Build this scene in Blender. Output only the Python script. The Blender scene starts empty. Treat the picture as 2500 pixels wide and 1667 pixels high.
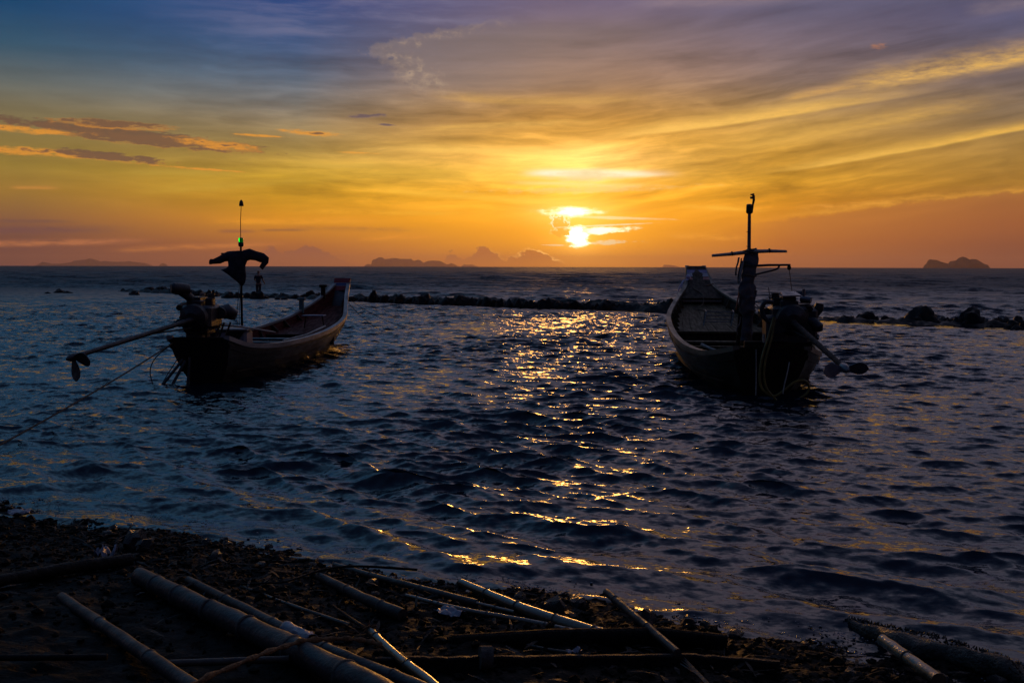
import bpy, bmesh, math, random
import numpy as np
from mathutils import Vector, Matrix, noise as mnoise

random.seed(7)
SC = bpy.context.scene
COL = SC.collection
R = math.radians

# ------------------------------------------------------------------ camera
cam_data = bpy.data.cameras.new('camera')
cam = bpy.data.objects.new('camera', cam_data)
COL.objects.link(cam)
cam_data.lens = 35.0
cam_data.sensor_width = 36.0
cam_data.clip_start = 0.1
cam_data.clip_end = 90000.0
PITCH, ROLL = R(4.3245), R(0.14)
fw = Vector((0, math.cos(PITCH), -math.sin(PITCH)))
up0 = Vector((0, math.sin(PITCH), math.cos(PITCH)))
r0 = Vector((1, 0, 0))
rt = r0 * math.cos(ROLL) + up0 * math.sin(ROLL)
up = up0 * math.cos(ROLL) - r0 * math.sin(ROLL)
m = Matrix((rt, up, -fw)).transposed().to_4x4()
m.translation = (0, 0, 2.0)
cam.matrix_world = m
SC.camera = cam

# ------------------------------------------------------------- view / cycles
SC.view_settings.view_transform = 'Standard'
SC.view_settings.look = 'None'
SC.view_settings.gamma = 1.0
SC.view_settings.use_curve_mapping = False
SC.view_settings.exposure = 0.0
SC.render.engine = 'CYCLES'
SC.cycles.use_denoising = True
SC.cycles.max_bounces = 6
SC.cycles.volume_bounces = 1
SC.cycles.sample_clamp_indirect = 4.0
SC.cycles.sample_clamp_direct = 12.0

SUN_AZ, SUN_EL = 3.85, 1.75            # degrees; azimuth from +Y towards +X
SUN_STRENGTH, SUN_ANGLE = 0.75, 9.0
SKY_STRENGTH = 1.0


# ------------------------------------------------------------ node shorthand
def s2l(c):
    return tuple(((v / 255.0) / 12.92 if v / 255.0 <= 0.04045 else ((v / 255.0 + 0.055) / 1.055) ** 2.4) for v in c) + (1.0,)


class NT:
    def __init__(self, tree):
        self.t = tree
        self.n = tree.nodes
        self.l = tree.links

    def put(self, sock, v):
        if isinstance(v, bpy.types.NodeSocket):
            self.l.new(v, sock)
        elif v is not None:
            sock.default_value = v

    def m(self, op, a, b=None, c=None, clamp=False):
        nd = self.n.new('ShaderNodeMath')
        nd.operation = op
        nd.use_clamp = clamp
        self.put(nd.inputs[0], a)
        self.put(nd.inputs[1], b)
        if c is not None:
            self.put(nd.inputs[2], c)
        return nd.outputs[0]

    def add(self, a, b): return self.m('ADD', a, b)
    def sub(self, a, b): return self.m('SUBTRACT', a, b)
    def mul(self, a, b): return self.m('MULTIPLY', a, b)
    def mad(self, a, b, c): return self.m('MULTIPLY_ADD', a, b, c)

    def step(self, x, lo, hi, o0=0.0, o1=1.0, kind='SMOOTHSTEP'):
        nd = self.n.new('ShaderNodeMapRange')
        nd.interpolation_type = kind
        self.put(nd.inputs['Value'], x)
        self.put(nd.inputs['From Min'], lo)
        self.put(nd.inputs['From Max'], hi)
        self.put(nd.inputs['To Min'], o0)
        self.put(nd.inputs['To Max'], o1)
        return nd.outputs[0]

    def gauss(self, x):
        return self.m('EXPONENT', self.mul(self.mul(x, x), -1.0))

    def mix(self, a, b, f, blend='MIX'):
        nd = self.n.new('ShaderNodeMix')
        nd.data_type = 'RGBA'
        nd.blend_type = blend
        nd.clamp_factor = True
        self.put(nd.inputs[0], f)
        self.put(nd.inputs[6], a)
        self.put(nd.inputs[7], b)
        return nd.outputs[2]

    def scale(self, col, f):
        nd = self.n.new('ShaderNodeVectorMath')
        nd.operation = 'SCALE'
        self.put(nd.inputs[0], col)
        self.put(nd.inputs[3], f)
        return nd.outputs[0]

    def v(self, op, a, b):
        nd = self.n.new('ShaderNodeVectorMath')
        nd.operation = op
        self.put(nd.inputs[0], a)
        self.put(nd.inputs[1], b)
        return nd.outputs[0]

    def xyz(self, x, y, z=0.0):
        nd = self.n.new('ShaderNodeCombineXYZ')
        for i, q in enumerate((x, y, z)):
            self.put(nd.inputs[i], q)
        return nd.outputs[0]

    def sep(self, vec):
        nd = self.n.new('ShaderNodeSeparateXYZ')
        self.put(nd.inputs[0], vec)
        return nd.outputs

    def noise(self, vec, scale=1.0, detail=3.0, rough=0.5, dist=0.0, out=0):
        nd = self.n.new('ShaderNodeTexNoise')
        self.put(nd.inputs['Vector'], vec)
        nd.inputs['Scale'].default_value = scale
        nd.inputs['Detail'].default_value = detail
        nd.inputs['Roughness'].default_value = rough
        nd.inputs['Distortion'].default_value = dist
        return nd.outputs[out]

    def ramp(self, fac, stops, interp='LINEAR'):
        nd = self.n.new('ShaderNodeValToRGB')
        nd.color_ramp.interpolation = interp
        cr = nd.color_ramp.elements
        while len(cr) > 1:
            cr.remove(cr[-1])
        cr[0].position, cr[0].color = stops[0]
        for p, c in stops[1:]:
            e = cr.new(p)
            e.color = c
        self.put(nd.inputs[0], fac)
        return nd.outputs[0]


# --------------------------------------------------------------------- world
def build_world():
    w = bpy.data.worlds.new('World')
    SC.world = w
    w.use_nodes = True
    w.node_tree.nodes.clear()
    N = NT(w.node_tree)
    tc = N.n.new('ShaderNodeTexCoord')
    x, y, z = N.sep(tc.outputs['Generated'])[:3]
    DEG = 180.0 / math.pi
    A = N.mul(N.m('ARCTAN2', x, y), DEG)
    E = N.mul(N.m('ARCSINE', z), DEG)
    T = N.m('POWER', N.m('DIVIDE', N.m('MAXIMUM', E, 0.0), 90.0), 0.5)

    def column(stops, top):  # top stops: unseen sky above the frame, brightened to lift water highlights
        st = sorted([(e, c) for e, c in stops] + top)
        return N.ramp(T, [(min(1.0, math.sqrt(max(0, e) / 90.0)), s2l(c)) for e, c in st])

    zen = (56, 70, 116)
    c_east = column([(0, (46, 44, 62)), (6, (40, 42, 68)), (20, (30, 38, 70))], [(45, (52, 66, 108)), (90, zen)])
    c_lef = column([(0, (104, 70, 76)), (3, (96, 76, 78)), (7, (66, 74, 92)), (13, (36, 66, 104))], [(32, (60, 98, 142)), (55, (60, 86, 132)), (90, zen)])
    c_rig = column([(0, (118, 72, 74)), (3, (122, 82, 74)), (7, (112, 92, 88)), (13, (78, 78, 104))], [(32, (92, 104, 140)), (55, (74, 90, 134)), (90, zen)])
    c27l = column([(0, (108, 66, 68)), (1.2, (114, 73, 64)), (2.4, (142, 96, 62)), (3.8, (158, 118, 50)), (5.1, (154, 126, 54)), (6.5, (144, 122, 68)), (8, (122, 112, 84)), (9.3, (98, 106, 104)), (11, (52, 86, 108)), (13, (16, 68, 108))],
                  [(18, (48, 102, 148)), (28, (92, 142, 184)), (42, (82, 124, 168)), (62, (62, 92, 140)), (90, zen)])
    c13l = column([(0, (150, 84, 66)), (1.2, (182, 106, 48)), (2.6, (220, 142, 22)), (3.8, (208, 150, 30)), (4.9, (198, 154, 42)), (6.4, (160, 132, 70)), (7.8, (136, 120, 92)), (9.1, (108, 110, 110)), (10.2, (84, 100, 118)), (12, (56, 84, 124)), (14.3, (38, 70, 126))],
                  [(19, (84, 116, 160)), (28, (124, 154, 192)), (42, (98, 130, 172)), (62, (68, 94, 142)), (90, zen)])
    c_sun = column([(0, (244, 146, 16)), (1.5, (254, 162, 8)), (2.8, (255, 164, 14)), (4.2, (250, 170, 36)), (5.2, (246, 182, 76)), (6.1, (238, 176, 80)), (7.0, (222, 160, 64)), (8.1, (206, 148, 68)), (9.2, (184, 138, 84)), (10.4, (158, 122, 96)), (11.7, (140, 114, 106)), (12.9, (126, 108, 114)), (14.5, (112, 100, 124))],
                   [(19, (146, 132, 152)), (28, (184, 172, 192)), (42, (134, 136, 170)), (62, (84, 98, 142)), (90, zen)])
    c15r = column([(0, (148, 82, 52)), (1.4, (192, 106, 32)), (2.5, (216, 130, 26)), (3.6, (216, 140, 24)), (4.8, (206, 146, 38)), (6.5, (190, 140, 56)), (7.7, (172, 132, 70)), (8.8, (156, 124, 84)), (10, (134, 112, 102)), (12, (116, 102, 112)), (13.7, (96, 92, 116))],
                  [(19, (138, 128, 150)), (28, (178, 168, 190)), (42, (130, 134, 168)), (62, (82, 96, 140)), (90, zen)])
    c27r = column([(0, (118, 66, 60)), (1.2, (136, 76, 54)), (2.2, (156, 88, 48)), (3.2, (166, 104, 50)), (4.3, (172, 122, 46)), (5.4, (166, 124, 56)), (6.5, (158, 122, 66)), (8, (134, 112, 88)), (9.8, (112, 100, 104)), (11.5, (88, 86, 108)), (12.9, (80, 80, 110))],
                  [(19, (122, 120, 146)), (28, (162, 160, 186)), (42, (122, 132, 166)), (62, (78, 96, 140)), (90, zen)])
    col = c_east
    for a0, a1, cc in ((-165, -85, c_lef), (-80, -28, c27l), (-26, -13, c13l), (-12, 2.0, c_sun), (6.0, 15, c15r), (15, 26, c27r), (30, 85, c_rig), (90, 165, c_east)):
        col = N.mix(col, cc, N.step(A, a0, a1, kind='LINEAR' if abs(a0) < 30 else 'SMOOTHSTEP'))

    # ---- shared noise fields in degrees
    P = N.xyz(A, E)
    warp = N.noise(N.xyz(N.mul(A, 0.11), N.mul(E, 0.35)), 1.0, 3, 0.55, out=1)
    wx, wy, wz = N.sep(warp)[:3]
    wx, wy, wz = (N.sub(q, 0.5) for q in (wx, wy, wz))
    fine = N.sub(N.noise(N.xyz(N.mad(wx, 2.0, N.mul(A, 1.0)), N.mad(wy, 2.0, N.mul(E, 4.2))), 1.0, 6, 0.66), 0.5)
    puff = N.sub(N.noise(N.xyz(N.mul(A, 1.9), N.mul(E, 2.4), 3.7), 1.0, 6, 0.64), 0.5)
    tilt = N.sub(E, N.mul(N.m('MAXIMUM', N.sub(A, 4.0), 0.0), 0.125))
    # long cirrus filaments, drawn out along the wind
    f1 = N.noise(N.xyz(N.mad(wx, 1.6, N.mul(A, 0.085)), N.mad(wy, 1.5, N.mul(tilt, 0.62)), 1.3), 1.0, 7, 0.58)
    f2 = N.noise(N.xyz(N.mad(wz, 1.0, N.mul(A, 0.14)), N.mad(wx, 1.2, N.mul(tilt, 1.5)), 8.1), 1.0, 6, 0.6)
    fil = N.sub(N.mad(f1, 0.62, N.mul(f2, 0.38)), 0.5)
    zone = N.mul(N.mul(N.step(E, 2.0, 4.5), N.step(E, 15.0, 9.0, 0.25, 1.0)), N.mul(N.step(A, -30, -6, 0.25, 1.0), N.step(A, 34, 18, 0.5, 1.0)))
    col = N.scale(col, N.mad(N.mul(fil, zone), 3.3, 1.03))
    warm = N.mul(N.m('MAXIMUM', fil, 0.0), N.mul(zone, N.gauss(N.m('DIVIDE', N.sub(A, 4.0), 13.0))))
    col = N.v('ADD', col, N.scale((1.5, 0.88, 0.2), N.mul(warm, N.step(E, 12.0, 5.0))))

    # ---- high grey-mauve veil with a ragged western edge
    below = N.mul(N.m('MAXIMUM', N.sub(11.6, E), 0.0), 1.35)
    above = N.mul(N.m('MAXIMUM', N.sub(E, 12.0), 0.0), 4.0)
    edge = N.add(N.add(-8.1, N.add(below, above)), N.mad(puff, 5.0, N.mul(wx, 3.0)))
    dv = N.sub(A, edge)
    vfade = N.mul(N.step(E, 9.1, 10.3), N.mul(N.step(E, 14.0, 12.6), N.step(A, 14.0, -3.0)))
    col = N.mix(col, s2l((138, 122, 114)), N.mul(N.mul(N.step(dv, -0.2, 0.9), vfade), 0.5))
    rim = N.mul(N.mul(N.step(dv, -0.25, 0.5), N.step(dv, 3.0, 0.3)), vfade)
    rim = N.mul(rim, N.step(N.add(puff, fil), -0.12, 0.3))
    col = N.mix(col, s2l((178, 154, 132)), N.mul(rim, 0.9))
    hi = N.mul(N.step(fil, -0.02, 0.16), N.mul(N.step(E, 10.8, 13.0), N.mul(N.step(A, -22.0, -9.0), N.step(A, 3.0, -3.0))))
    col = N.mix(col, s2l((126, 122, 146)), N.mul(hi, 0.6))

    def stroke(col, a0, e0, a1, e1, wu, wl, rgb, k, curve=0.0, br=0.5, fin=0.25, fout=0.6):
        t = N.m('DIVIDE', N.sub(A, a0), a1 - a0)
        ec = N.mad(t, e1 - e0, e0)
        if curve:
            ec = N.add(ec, N.mul(N.mul(t, N.sub(1.0, t)), curve))
        d = N.sub(N.add(E, N.mul(wy, 0.3)), ec)
        d = N.m('MAXIMUM', N.m('DIVIDE', d, wu), N.m('DIVIDE', d, -wl))
        k2 = N.mul(N.mul(N.gauss(d), N.step(t, 0.0, fin)), N.step(t, 1.0, fout))
        k2 = N.mul(k2, N.m('MAXIMUM', N.mad(N.add(fine, fil), 2.0 * br, k), 0.0))
        return N.mix(col, s2l(rgb), k2)

    S = lambda *a, **kw: stroke(col, *a, **kw)
    # long bright bands on the right, sharp underneath and soft above
    col = S(3.4, 7.0, 24.4, 9.35, 0.5, 0.10, (252, 196, 96), 0.85, curve=-0.2, fin=0.3, fout=0.45)
    col = S(13.0, 5.0, 34.0, 8.0, 0.32, 0.08, (244, 188, 84), 0.8, curve=-0.3)
    col = S(10.0, 6.3, 28.0, 8.6, 0.7, 0.3, (224, 172, 80), 0.42)
    col = S(14.5, 8.9, 19.5, 9.7, 0.30, 0.12, (226, 172, 92), 0.5)
    col = S(17.0, 9.4, 32.0, 11.0, 0.7, 0.35, (226, 176, 96), 0.75, br=1.0)
    col = S(19.3, 11.5, 20.5, 11.56, 0.15, 0.13, (214, 136, 74), 0.35, br=2.2)
    col = S(23.6, 12.9, 29.0, 13.1, 0.4, 0.3, (132, 118, 128), 0.5)
    col = S(6.0, 14.3, 17.0, 14.2, 0.25, 0.25, (142, 124, 134), 0.5)
    # arcs left of the sun
    col = S(-6.6, 7.5, 7.0, 8.1, 0.12, 0.3, (230, 178, 92), 0.55, curve=1.0)
    col = S(-7.6, 6.6, 6.0, 6.4, 0.3, 0.12, (250, 198, 96), 0.6, curve=-0.4)
    col = S(-5.4, 9.6, 9.0, 9.4, 0.3, 0.14, (218, 168, 92), 0.55, curve=-1.4)
    col = S(-16.0, 5.4, 4.0, 5.0, 0.5, 0.35, (228, 180, 64), 0.45)
    col = S(-21.5, 3.7, -8.0, 4.9, 0.35, 0.15, (202, 160, 54), 0.5, curve=0.4)
    col = S(-9.5, 4.4, 7.0, 3.5, 0.25, 0.16, (252, 190, 60), 0.6, curve=-0.4)
    col = S(-22.0, 4.9, -14.0, 5.0, 0.22, 0.14, (190, 156, 62), 0.5)
    col = S(-13.0, 5.55, -6.0, 5.6, 0.16, 0.1, (206, 166, 72), 0.5)
    col = S(0.2, 5.25, 10.0, 5.15, 0.2, 0.13, (255, 244, 222), 1.3, fin=.25, fout=.5)
    col = S(-1.0, 4.75, 9.0, 4.55, 0.12, 0.1, (255, 216, 130), 0.8, fin=.3)
    # thin low streaks
    col = S(-17.6, 2.35, -6.0, 2.5, 0.26, 0.12, (240, 156, 36), 0.85, br=1.6, fin=.3)
    col = S(-14.0, 2.15, -4.0, 2.0, 0.12, 0.16, (196, 122, 44), 0.7, br=1.6, fin=.3)
    col = S(-30.0, 1.0, -19.0, 1.35, 0.18, 0.12, (200, 122, 76), 0.85, br=1.8)
    col = S(-22.5, 0.7, -11.5, 1.3, 0.16, 0.12, (212, 128, 62), 0.9, br=1.8)
    col = S(-32.0, 1.75, -20.0, 1.95, 0.18, 0.2, (118, 78, 76), 0.85, br=1.0)
    col = S(-29.0, 2.25, -23.0, 2.3, 0.08, 0.1, (124, 84, 74), 0.8, br=1.0)
    col = S(-16.6, 1.85, -14.0, 1.9, 0.10, 0.08, (160, 96, 62), 0.9)
    col = S(-14.4, 1.95, -11.2, 2.02, 0.07, 0.06, (160, 98, 56), 0.9)
    col = S(-9.0, 1.5, -3.0, 1.7, 0.14, 0.10, (240, 150, 40), 0.8, br=1.8)
    col = S(-13.0, 3.0, 0.0, 2.9, 0.16, 0.10, (244, 170, 40), 0.6, br=1.4)
    col = S(8.5, 1.75, 14.0, 1.5, 0.18, 0.14, (248, 160, 44), 0.7, br=1.8)
    col = S(9.0, 3.35, 14.5, 3.05, 0.14, 0.09, (250, 176, 50), 0.7, br=1.8)
    col = S(15.5, 3.2, 21.5, 3.5, 0.16, 0.10, (226, 152, 56), 0.7, br=1.8)
    col = S(-26.8, 3.9, -24.0, 3.95, 0.10, 0.07, (196, 136, 60), 0.9, br=1.6)

    # ---- streak clouds on the left: mauve core, lit orange fringe
    def streak(col, ac, ec, la, le, slope, lit=(228, 150, 54), dark=(104, 80, 66), core=0.55, amp=1.5):
        u = N.m('DIVIDE', N.sub(A, ac), la)
        d = N.sub(N.sub(E, ec), N.mul(N.sub(A, ac), slope))
        vv = N.m('DIVIDE', d, le)
        f = N.sub(1.0, N.add(N.mul(u, u), N.mul(vv, vv)))
        f = N.add(f, N.add(N.mul(fine, amp * 2.2), N.mul(puff, amp * 1.0)))
        edge_ = N.step(f, -0.05, 1.1)
        # lit side is the lower, sunward one
        core_ = N.step(N.add(f, N.mul(vv, 0.3)), core, core + 0.6)
        return N.mix(N.mix(col, s2l(lit), N.mul(edge_, 0.9)), s2l(dark), N.mul(core_, 0.9))

    col = streak(col, -20.6, 6.75, 7.2, 0.42, -0.075, core=-0.1)
    col = streak(col, -21.6, 7.35, 3.4, 0.26, -0.03, core=0.3)
    col = streak(col, -25.8, 6.86, 3.2, 0.20, -0.02, core=1.2)
    col = streak(col, -16.3, 6.55, 2.6, 0.3, -0.10, core=0.9)
    col = streak(col, -25.4, 5.78, 3.6, 0.26, -0.02, core=0.95)
    col = streak(col, -21.8, 5.68, 3.4, 0.26, -0.07, core=0.1)
    col = streak(col, -11.3, 7.32, 1.9, 0.17, -0.05, core=0.85)
    col = streak(col, -14.2, 7.1, 1.6, 0.08, -0.03, core=2.0)
    col = streak(col, -17.0, 5.2, 2.6, 0.08, -0.05, core=2.0)
    col = streak(col, -8.7, 6.3, 1.2, 0.07, -0.02, core=2.0, lit=(226, 158, 66))
    col = streak(col, -8.3, 8.3, 1.3, 0.13, 0.05, lit=(124, 104, 100), dark=(94, 82, 92), core=0.5, amp=2.2)
    col = streak(col, -7.1, 7.86, 0.6, 0.09, -0.05, lit=(124, 104, 100), dark=(98, 84, 92), core=0.5, amp=2.0)

    # ---- cloud bank low on the right, with a lit ridge
    ridge = N.add(N.add(2.6, N.mul(N.step(A, 14.0, 26.0, kind='LINEAR'), 1.35)), N.add(N.mul(puff, 0.5), N.mul(wx, 0.7)))
    dr = N.sub(ridge, E)
    bank = N.mul(N.step(dr, -0.02, 0.25), N.step(A, 11.0, 17.0))
    col = N.mix(col, s2l((168, 98, 58)), N.mul(bank, N.mul(N.step(E, 0.2, 2.4), 0.5)))
    lit = N.mul(N.mul(N.step(dr, -0.35, -0.02), N.step(dr, 0.18, 0.0)), N.mul(N.step(A, 12.5, 18.0), N.mad(fine, 1.6, 0.35)))
    col = N.mix(col, s2l((238, 166, 62)), lit)

    # ---- glow round the low sun
    da = N.sub(A, SUN_AZ)
    de = N.sub(E, 1.55)
    rr = N.m('SQRT', N.add(N.mul(da, da), N.mul(N.mul(de, de), 1.5)))
    g = N.m('EXPONENT', N.mul(rr, -0.62))
    col = N.v('ADD', col, N.scale((1.0, 0.46, 0.04), N.mul(g, 0.62)))

    wide = N.mul(N.gauss(N.m('DIVIDE', da, 15.0)), N.gauss(N.m('DIVIDE', N.sub(E, 3.6), 4.2)))
    col = N.v('ADD', col, N.scale((0.20, 0.105, 0.008), N.mul(wide, N.mad(fil, 1.6, 0.9))))

    # ---- low cumulus standing on the horizon
    puff2 = N.sub(N.noise(N.xyz(N.mul(A, 1.5), N.mul(E, 2.2), 6.2), 1.0, 6, 0.62), 0.5)
    h0 = N.sub(N.noise(N.xyz(N.mul(A, 0.42), 5.0), 1.0, 2, 0.5), 0.5)

    def bump(ac, wd, ht):
        return N.mul(N.gauss(N.m('DIVIDE', N.sub(A, ac), wd)), ht)
    hh = N.add(N.add(N.add(bump(-12.0, 0.85, 0.8), bump(-13.6, 1.0, 0.95)), bump(-10.7, 1.2, 0.8)),
               N.add(N.add(bump(-1.6, 0.8, 0.75), bump(-3.5, 0.4, 0.6)), N.add(bump(1.1, 1.5, 0.85), bump(-2.3, 1.8, 0.4))))
    hh = N.add(hh, N.mul(N.add(N.mul(puff2, 2.6), N.mul(h0, 0.8)), N.m('MINIMUM', N.mad(hh, 0.9, 0.05), 0.5)))
    dc = N.sub(hh, E)
    cum = N.mul(N.step(dc, 0.0, 0.09), N.step(A, 3.6, 2.4))
    sunny = N.gauss(N.m('DIVIDE', N.sub(A, 3.5), 6.0))
    ccol = N.mix(s2l((154, 94, 74)), s2l((224, 132, 22)), sunny)
    col = N.mix(col, ccol, N.mul(cum, N.mul(N.step(E, 0.0, 0.9, 0.4, 1.0), 0.95)))
    lit = N.mul(N.mul(N.step(dc, -0.14, -0.01), N.step(dc, 0.10, 0.02)), N.mul(N.step(A, -4.5, 1.5), N.step(A, 3.2, 2.4)))
    col = N.v('ADD', col, N.scale((1.0, 0.72, 0.25), N.mul(lit, N.mul(N.step(fine, -0.12, 0.12), N.step(A, -3.0, 2.2, 0.04, 0.9)))))

    # ---- burning gaps in the cloud in front of the sun
    def gap(ac, ec, la, le, slope=0.0, amp=0.8, soft=0.45, pw=1.0):
        u = N.m('DIVIDE', N.sub(A, ac), la)
        vv = N.m('DIVIDE', N.sub(N.sub(E, ec), N.mul(N.sub(A, ac), slope)), le)
        q = N.add(N.m('POWER', N.m('ABSOLUTE', u), pw), N.mul(vv, vv))
        f = N.add(N.sub(1.0, q), N.add(N.mul(puff, amp * 1.6), N.mul(fine, amp * 2.2)))
        return N.step(f, 0.0, soft)
    blob = gap(3.75, 1.66, 0.9, 0.78, amp=0.8, pw=2.0, soft=0.9)
    wedge = gap(4.9, 2.02, 3.0, 0.28, slope=0.05, amp=0.6, soft=0.8)
    wedge2 = gap(5.2, 2.32, 3.8, 0.07, slope=0.045, amp=0.5, soft=0.8)
    lens = gap(3.35, 3.10, 2.9, 0.46, amp=0.40, soft=1.0, pw=0.7)
    lens2 = gap(5.6, 2.75, 4.4, 0.12, slope=-0.03, amp=0.35, soft=0.8)
    crumbs = gap(5.5, 1.36, 1.9, 0.16, amp=1.5, soft=0.9)
    crumbs2 = gap(2.4, 1.2, 0.9, 0.05, amp=1.8, pw=2.0)
    band = gap(4.3, 5.15, 4.4, 0.5, amp=0.35, soft=1.1)
    band2 = gap(4.6, 4.35, 7.0, 0.30, slope=0.02, amp=0.9, soft=1.0)
    plume = N.mul(N.gauss(N.m('DIVIDE', N.sub(A, 4.6), 3.2)), N.gauss(N.m('DIVIDE', N.sub(E, 5.9), 1.15)))
    col = N.v('ADD', col, N.scale((0.75, 0.50, 0.20), N.mul(plume, N.m('MAXIMUM', N.mad(fil, 2.6, 0.42), 0.0))))
    # dark lump in front, with a silver lining
    lump = N.add(N.sub(1.0, N.add(N.m('POWER', N.m('DIVIDE', N.sub(A, 2.72), 0.5), 2.0), N.m('POWER', N.m('DIVIDE', N.sub(E, 2.2), 0.62), 2.0))), N.mad(puff2, 5.0, N.mul(puff, 4.0)))
    cover = N.step(lump, 0.05, 0.25)
    linng = N.mul(N.mul(N.step(lump, -0.45, -0.05), N.step(lump, 0.3, 0.05)), N.step(E, 1.9, 2.3))
    low = N.add(1.02, N.add(N.mul(puff, 1.0), N.mul(fine, 0.3)))
    lowcut = N.step(E, N.sub(low, 0.06), N.add(low, 0.08))
    hot = N.m('MAXIMUM', N.mul(blob, lowcut), N.m('MAXIMUM', N.mul(lens, 0.85), N.mul(wedge, 0.7)))
    hot = N.mul(hot, N.sub(1.0, cover))
    mid = N.m('MAXIMUM', N.m('MAXIMUM', N.mul(wedge2, 0.8), N.mul(lens2, 0.55)), N.m('MAXIMUM', N.mul(crumbs, 0.75), N.mul(crumbs2, 0.6)))
    mid = N.m('MAXIMUM', mid, N.mul(linng, 0.95))
    soft = N.m('MAXIMUM', N.mul(band, 0.95), N.mul(band2, 0.35))
    col = N.mix(col, s2l((246, 160, 18)), N.mul(cover, 0.6))
    col = N.mix(col, (1.0, 0.80, 0.40, 1), soft)
    col = N.mix(col, (1.05, 0.92, 0.55, 1), mid)
    col = N.mix(col, (1.15, 0.93, 0.50, 1), N.step(hot, 0.0, 0.6))
    col = N.mix(col, (6.0, 4.6, 2.6, 1), N.m('POWER', hot, 3.0))
    halo = N.m('EXPONENT', N.mul(rr, -1.1))
    col = N.v('ADD', col, N.scale((1.0, 0.66, 0.16), N.mul(halo, 0.75)))
    lens_glow = N.mul(N.gauss(N.m('DIVIDE', N.sub(A, 3.4), 2.6)), N.gauss(N.m('DIVIDE', N.sub(E, 3.1), 0.75)))
    col = N.v('ADD', col, N.scale((0.9, 0.62, 0.2), N.mul(lens_glow, 0.55)))

    # the clear-air part of the sky, faint at this hour, from the physical model
    sky = N.n.new('ShaderNodeTexSky')
    sky.sky_type = 'NISHITA'
    sky.sun_disc = False
    sky.sun_elevation = R(SUN_EL)
    sky.sun_rotation = R(SUN_AZ)
    sky.air_density = 1.0
    sky.dust_density = 1.0
    col = N.v('ADD', col, N.scale(sky.outputs[0], 0.001))

    bg = N.n.new('ShaderNodeBackground')
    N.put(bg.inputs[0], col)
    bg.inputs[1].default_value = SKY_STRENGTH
    out = N.n.new('ShaderNodeOutputWorld')
    N.l.new(bg.outputs[0], out.inputs[0])
    w.cycles.sampling_method = 'MANUAL'
    w.cycles.sample_map_resolution = 2048


build_world()

# ----------------------------------------------------------------------- sun
sl = bpy.data.lights.new('sun', 'SUN')
sl.energy = SUN_STRENGTH
sl.angle = R(SUN_ANGLE)
sl.color = (1.0, 0.42, 0.08)
sun = bpy.data.objects.new('sun', sl)
COL.objects.link(sun)
sd = Vector((math.sin(R(SUN_AZ)) * math.cos(R(SUN_EL)), math.cos(R(SUN_AZ)) * math.cos(R(SUN_EL)), math.sin(R(SUN_EL))))
sun.rotation_euler = sd.to_track_quat('Z', 'Y').to_euler()
sun.location = (10, 60, 30)

# ================================================================ helpers
def tag(o, label=None, cat=None, group=None, kind=None):
    if label: o['label'] = label
    if cat: o['category'] = cat
    if group: o['group'] = group
    if kind: o['kind'] = kind
    return o


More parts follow.
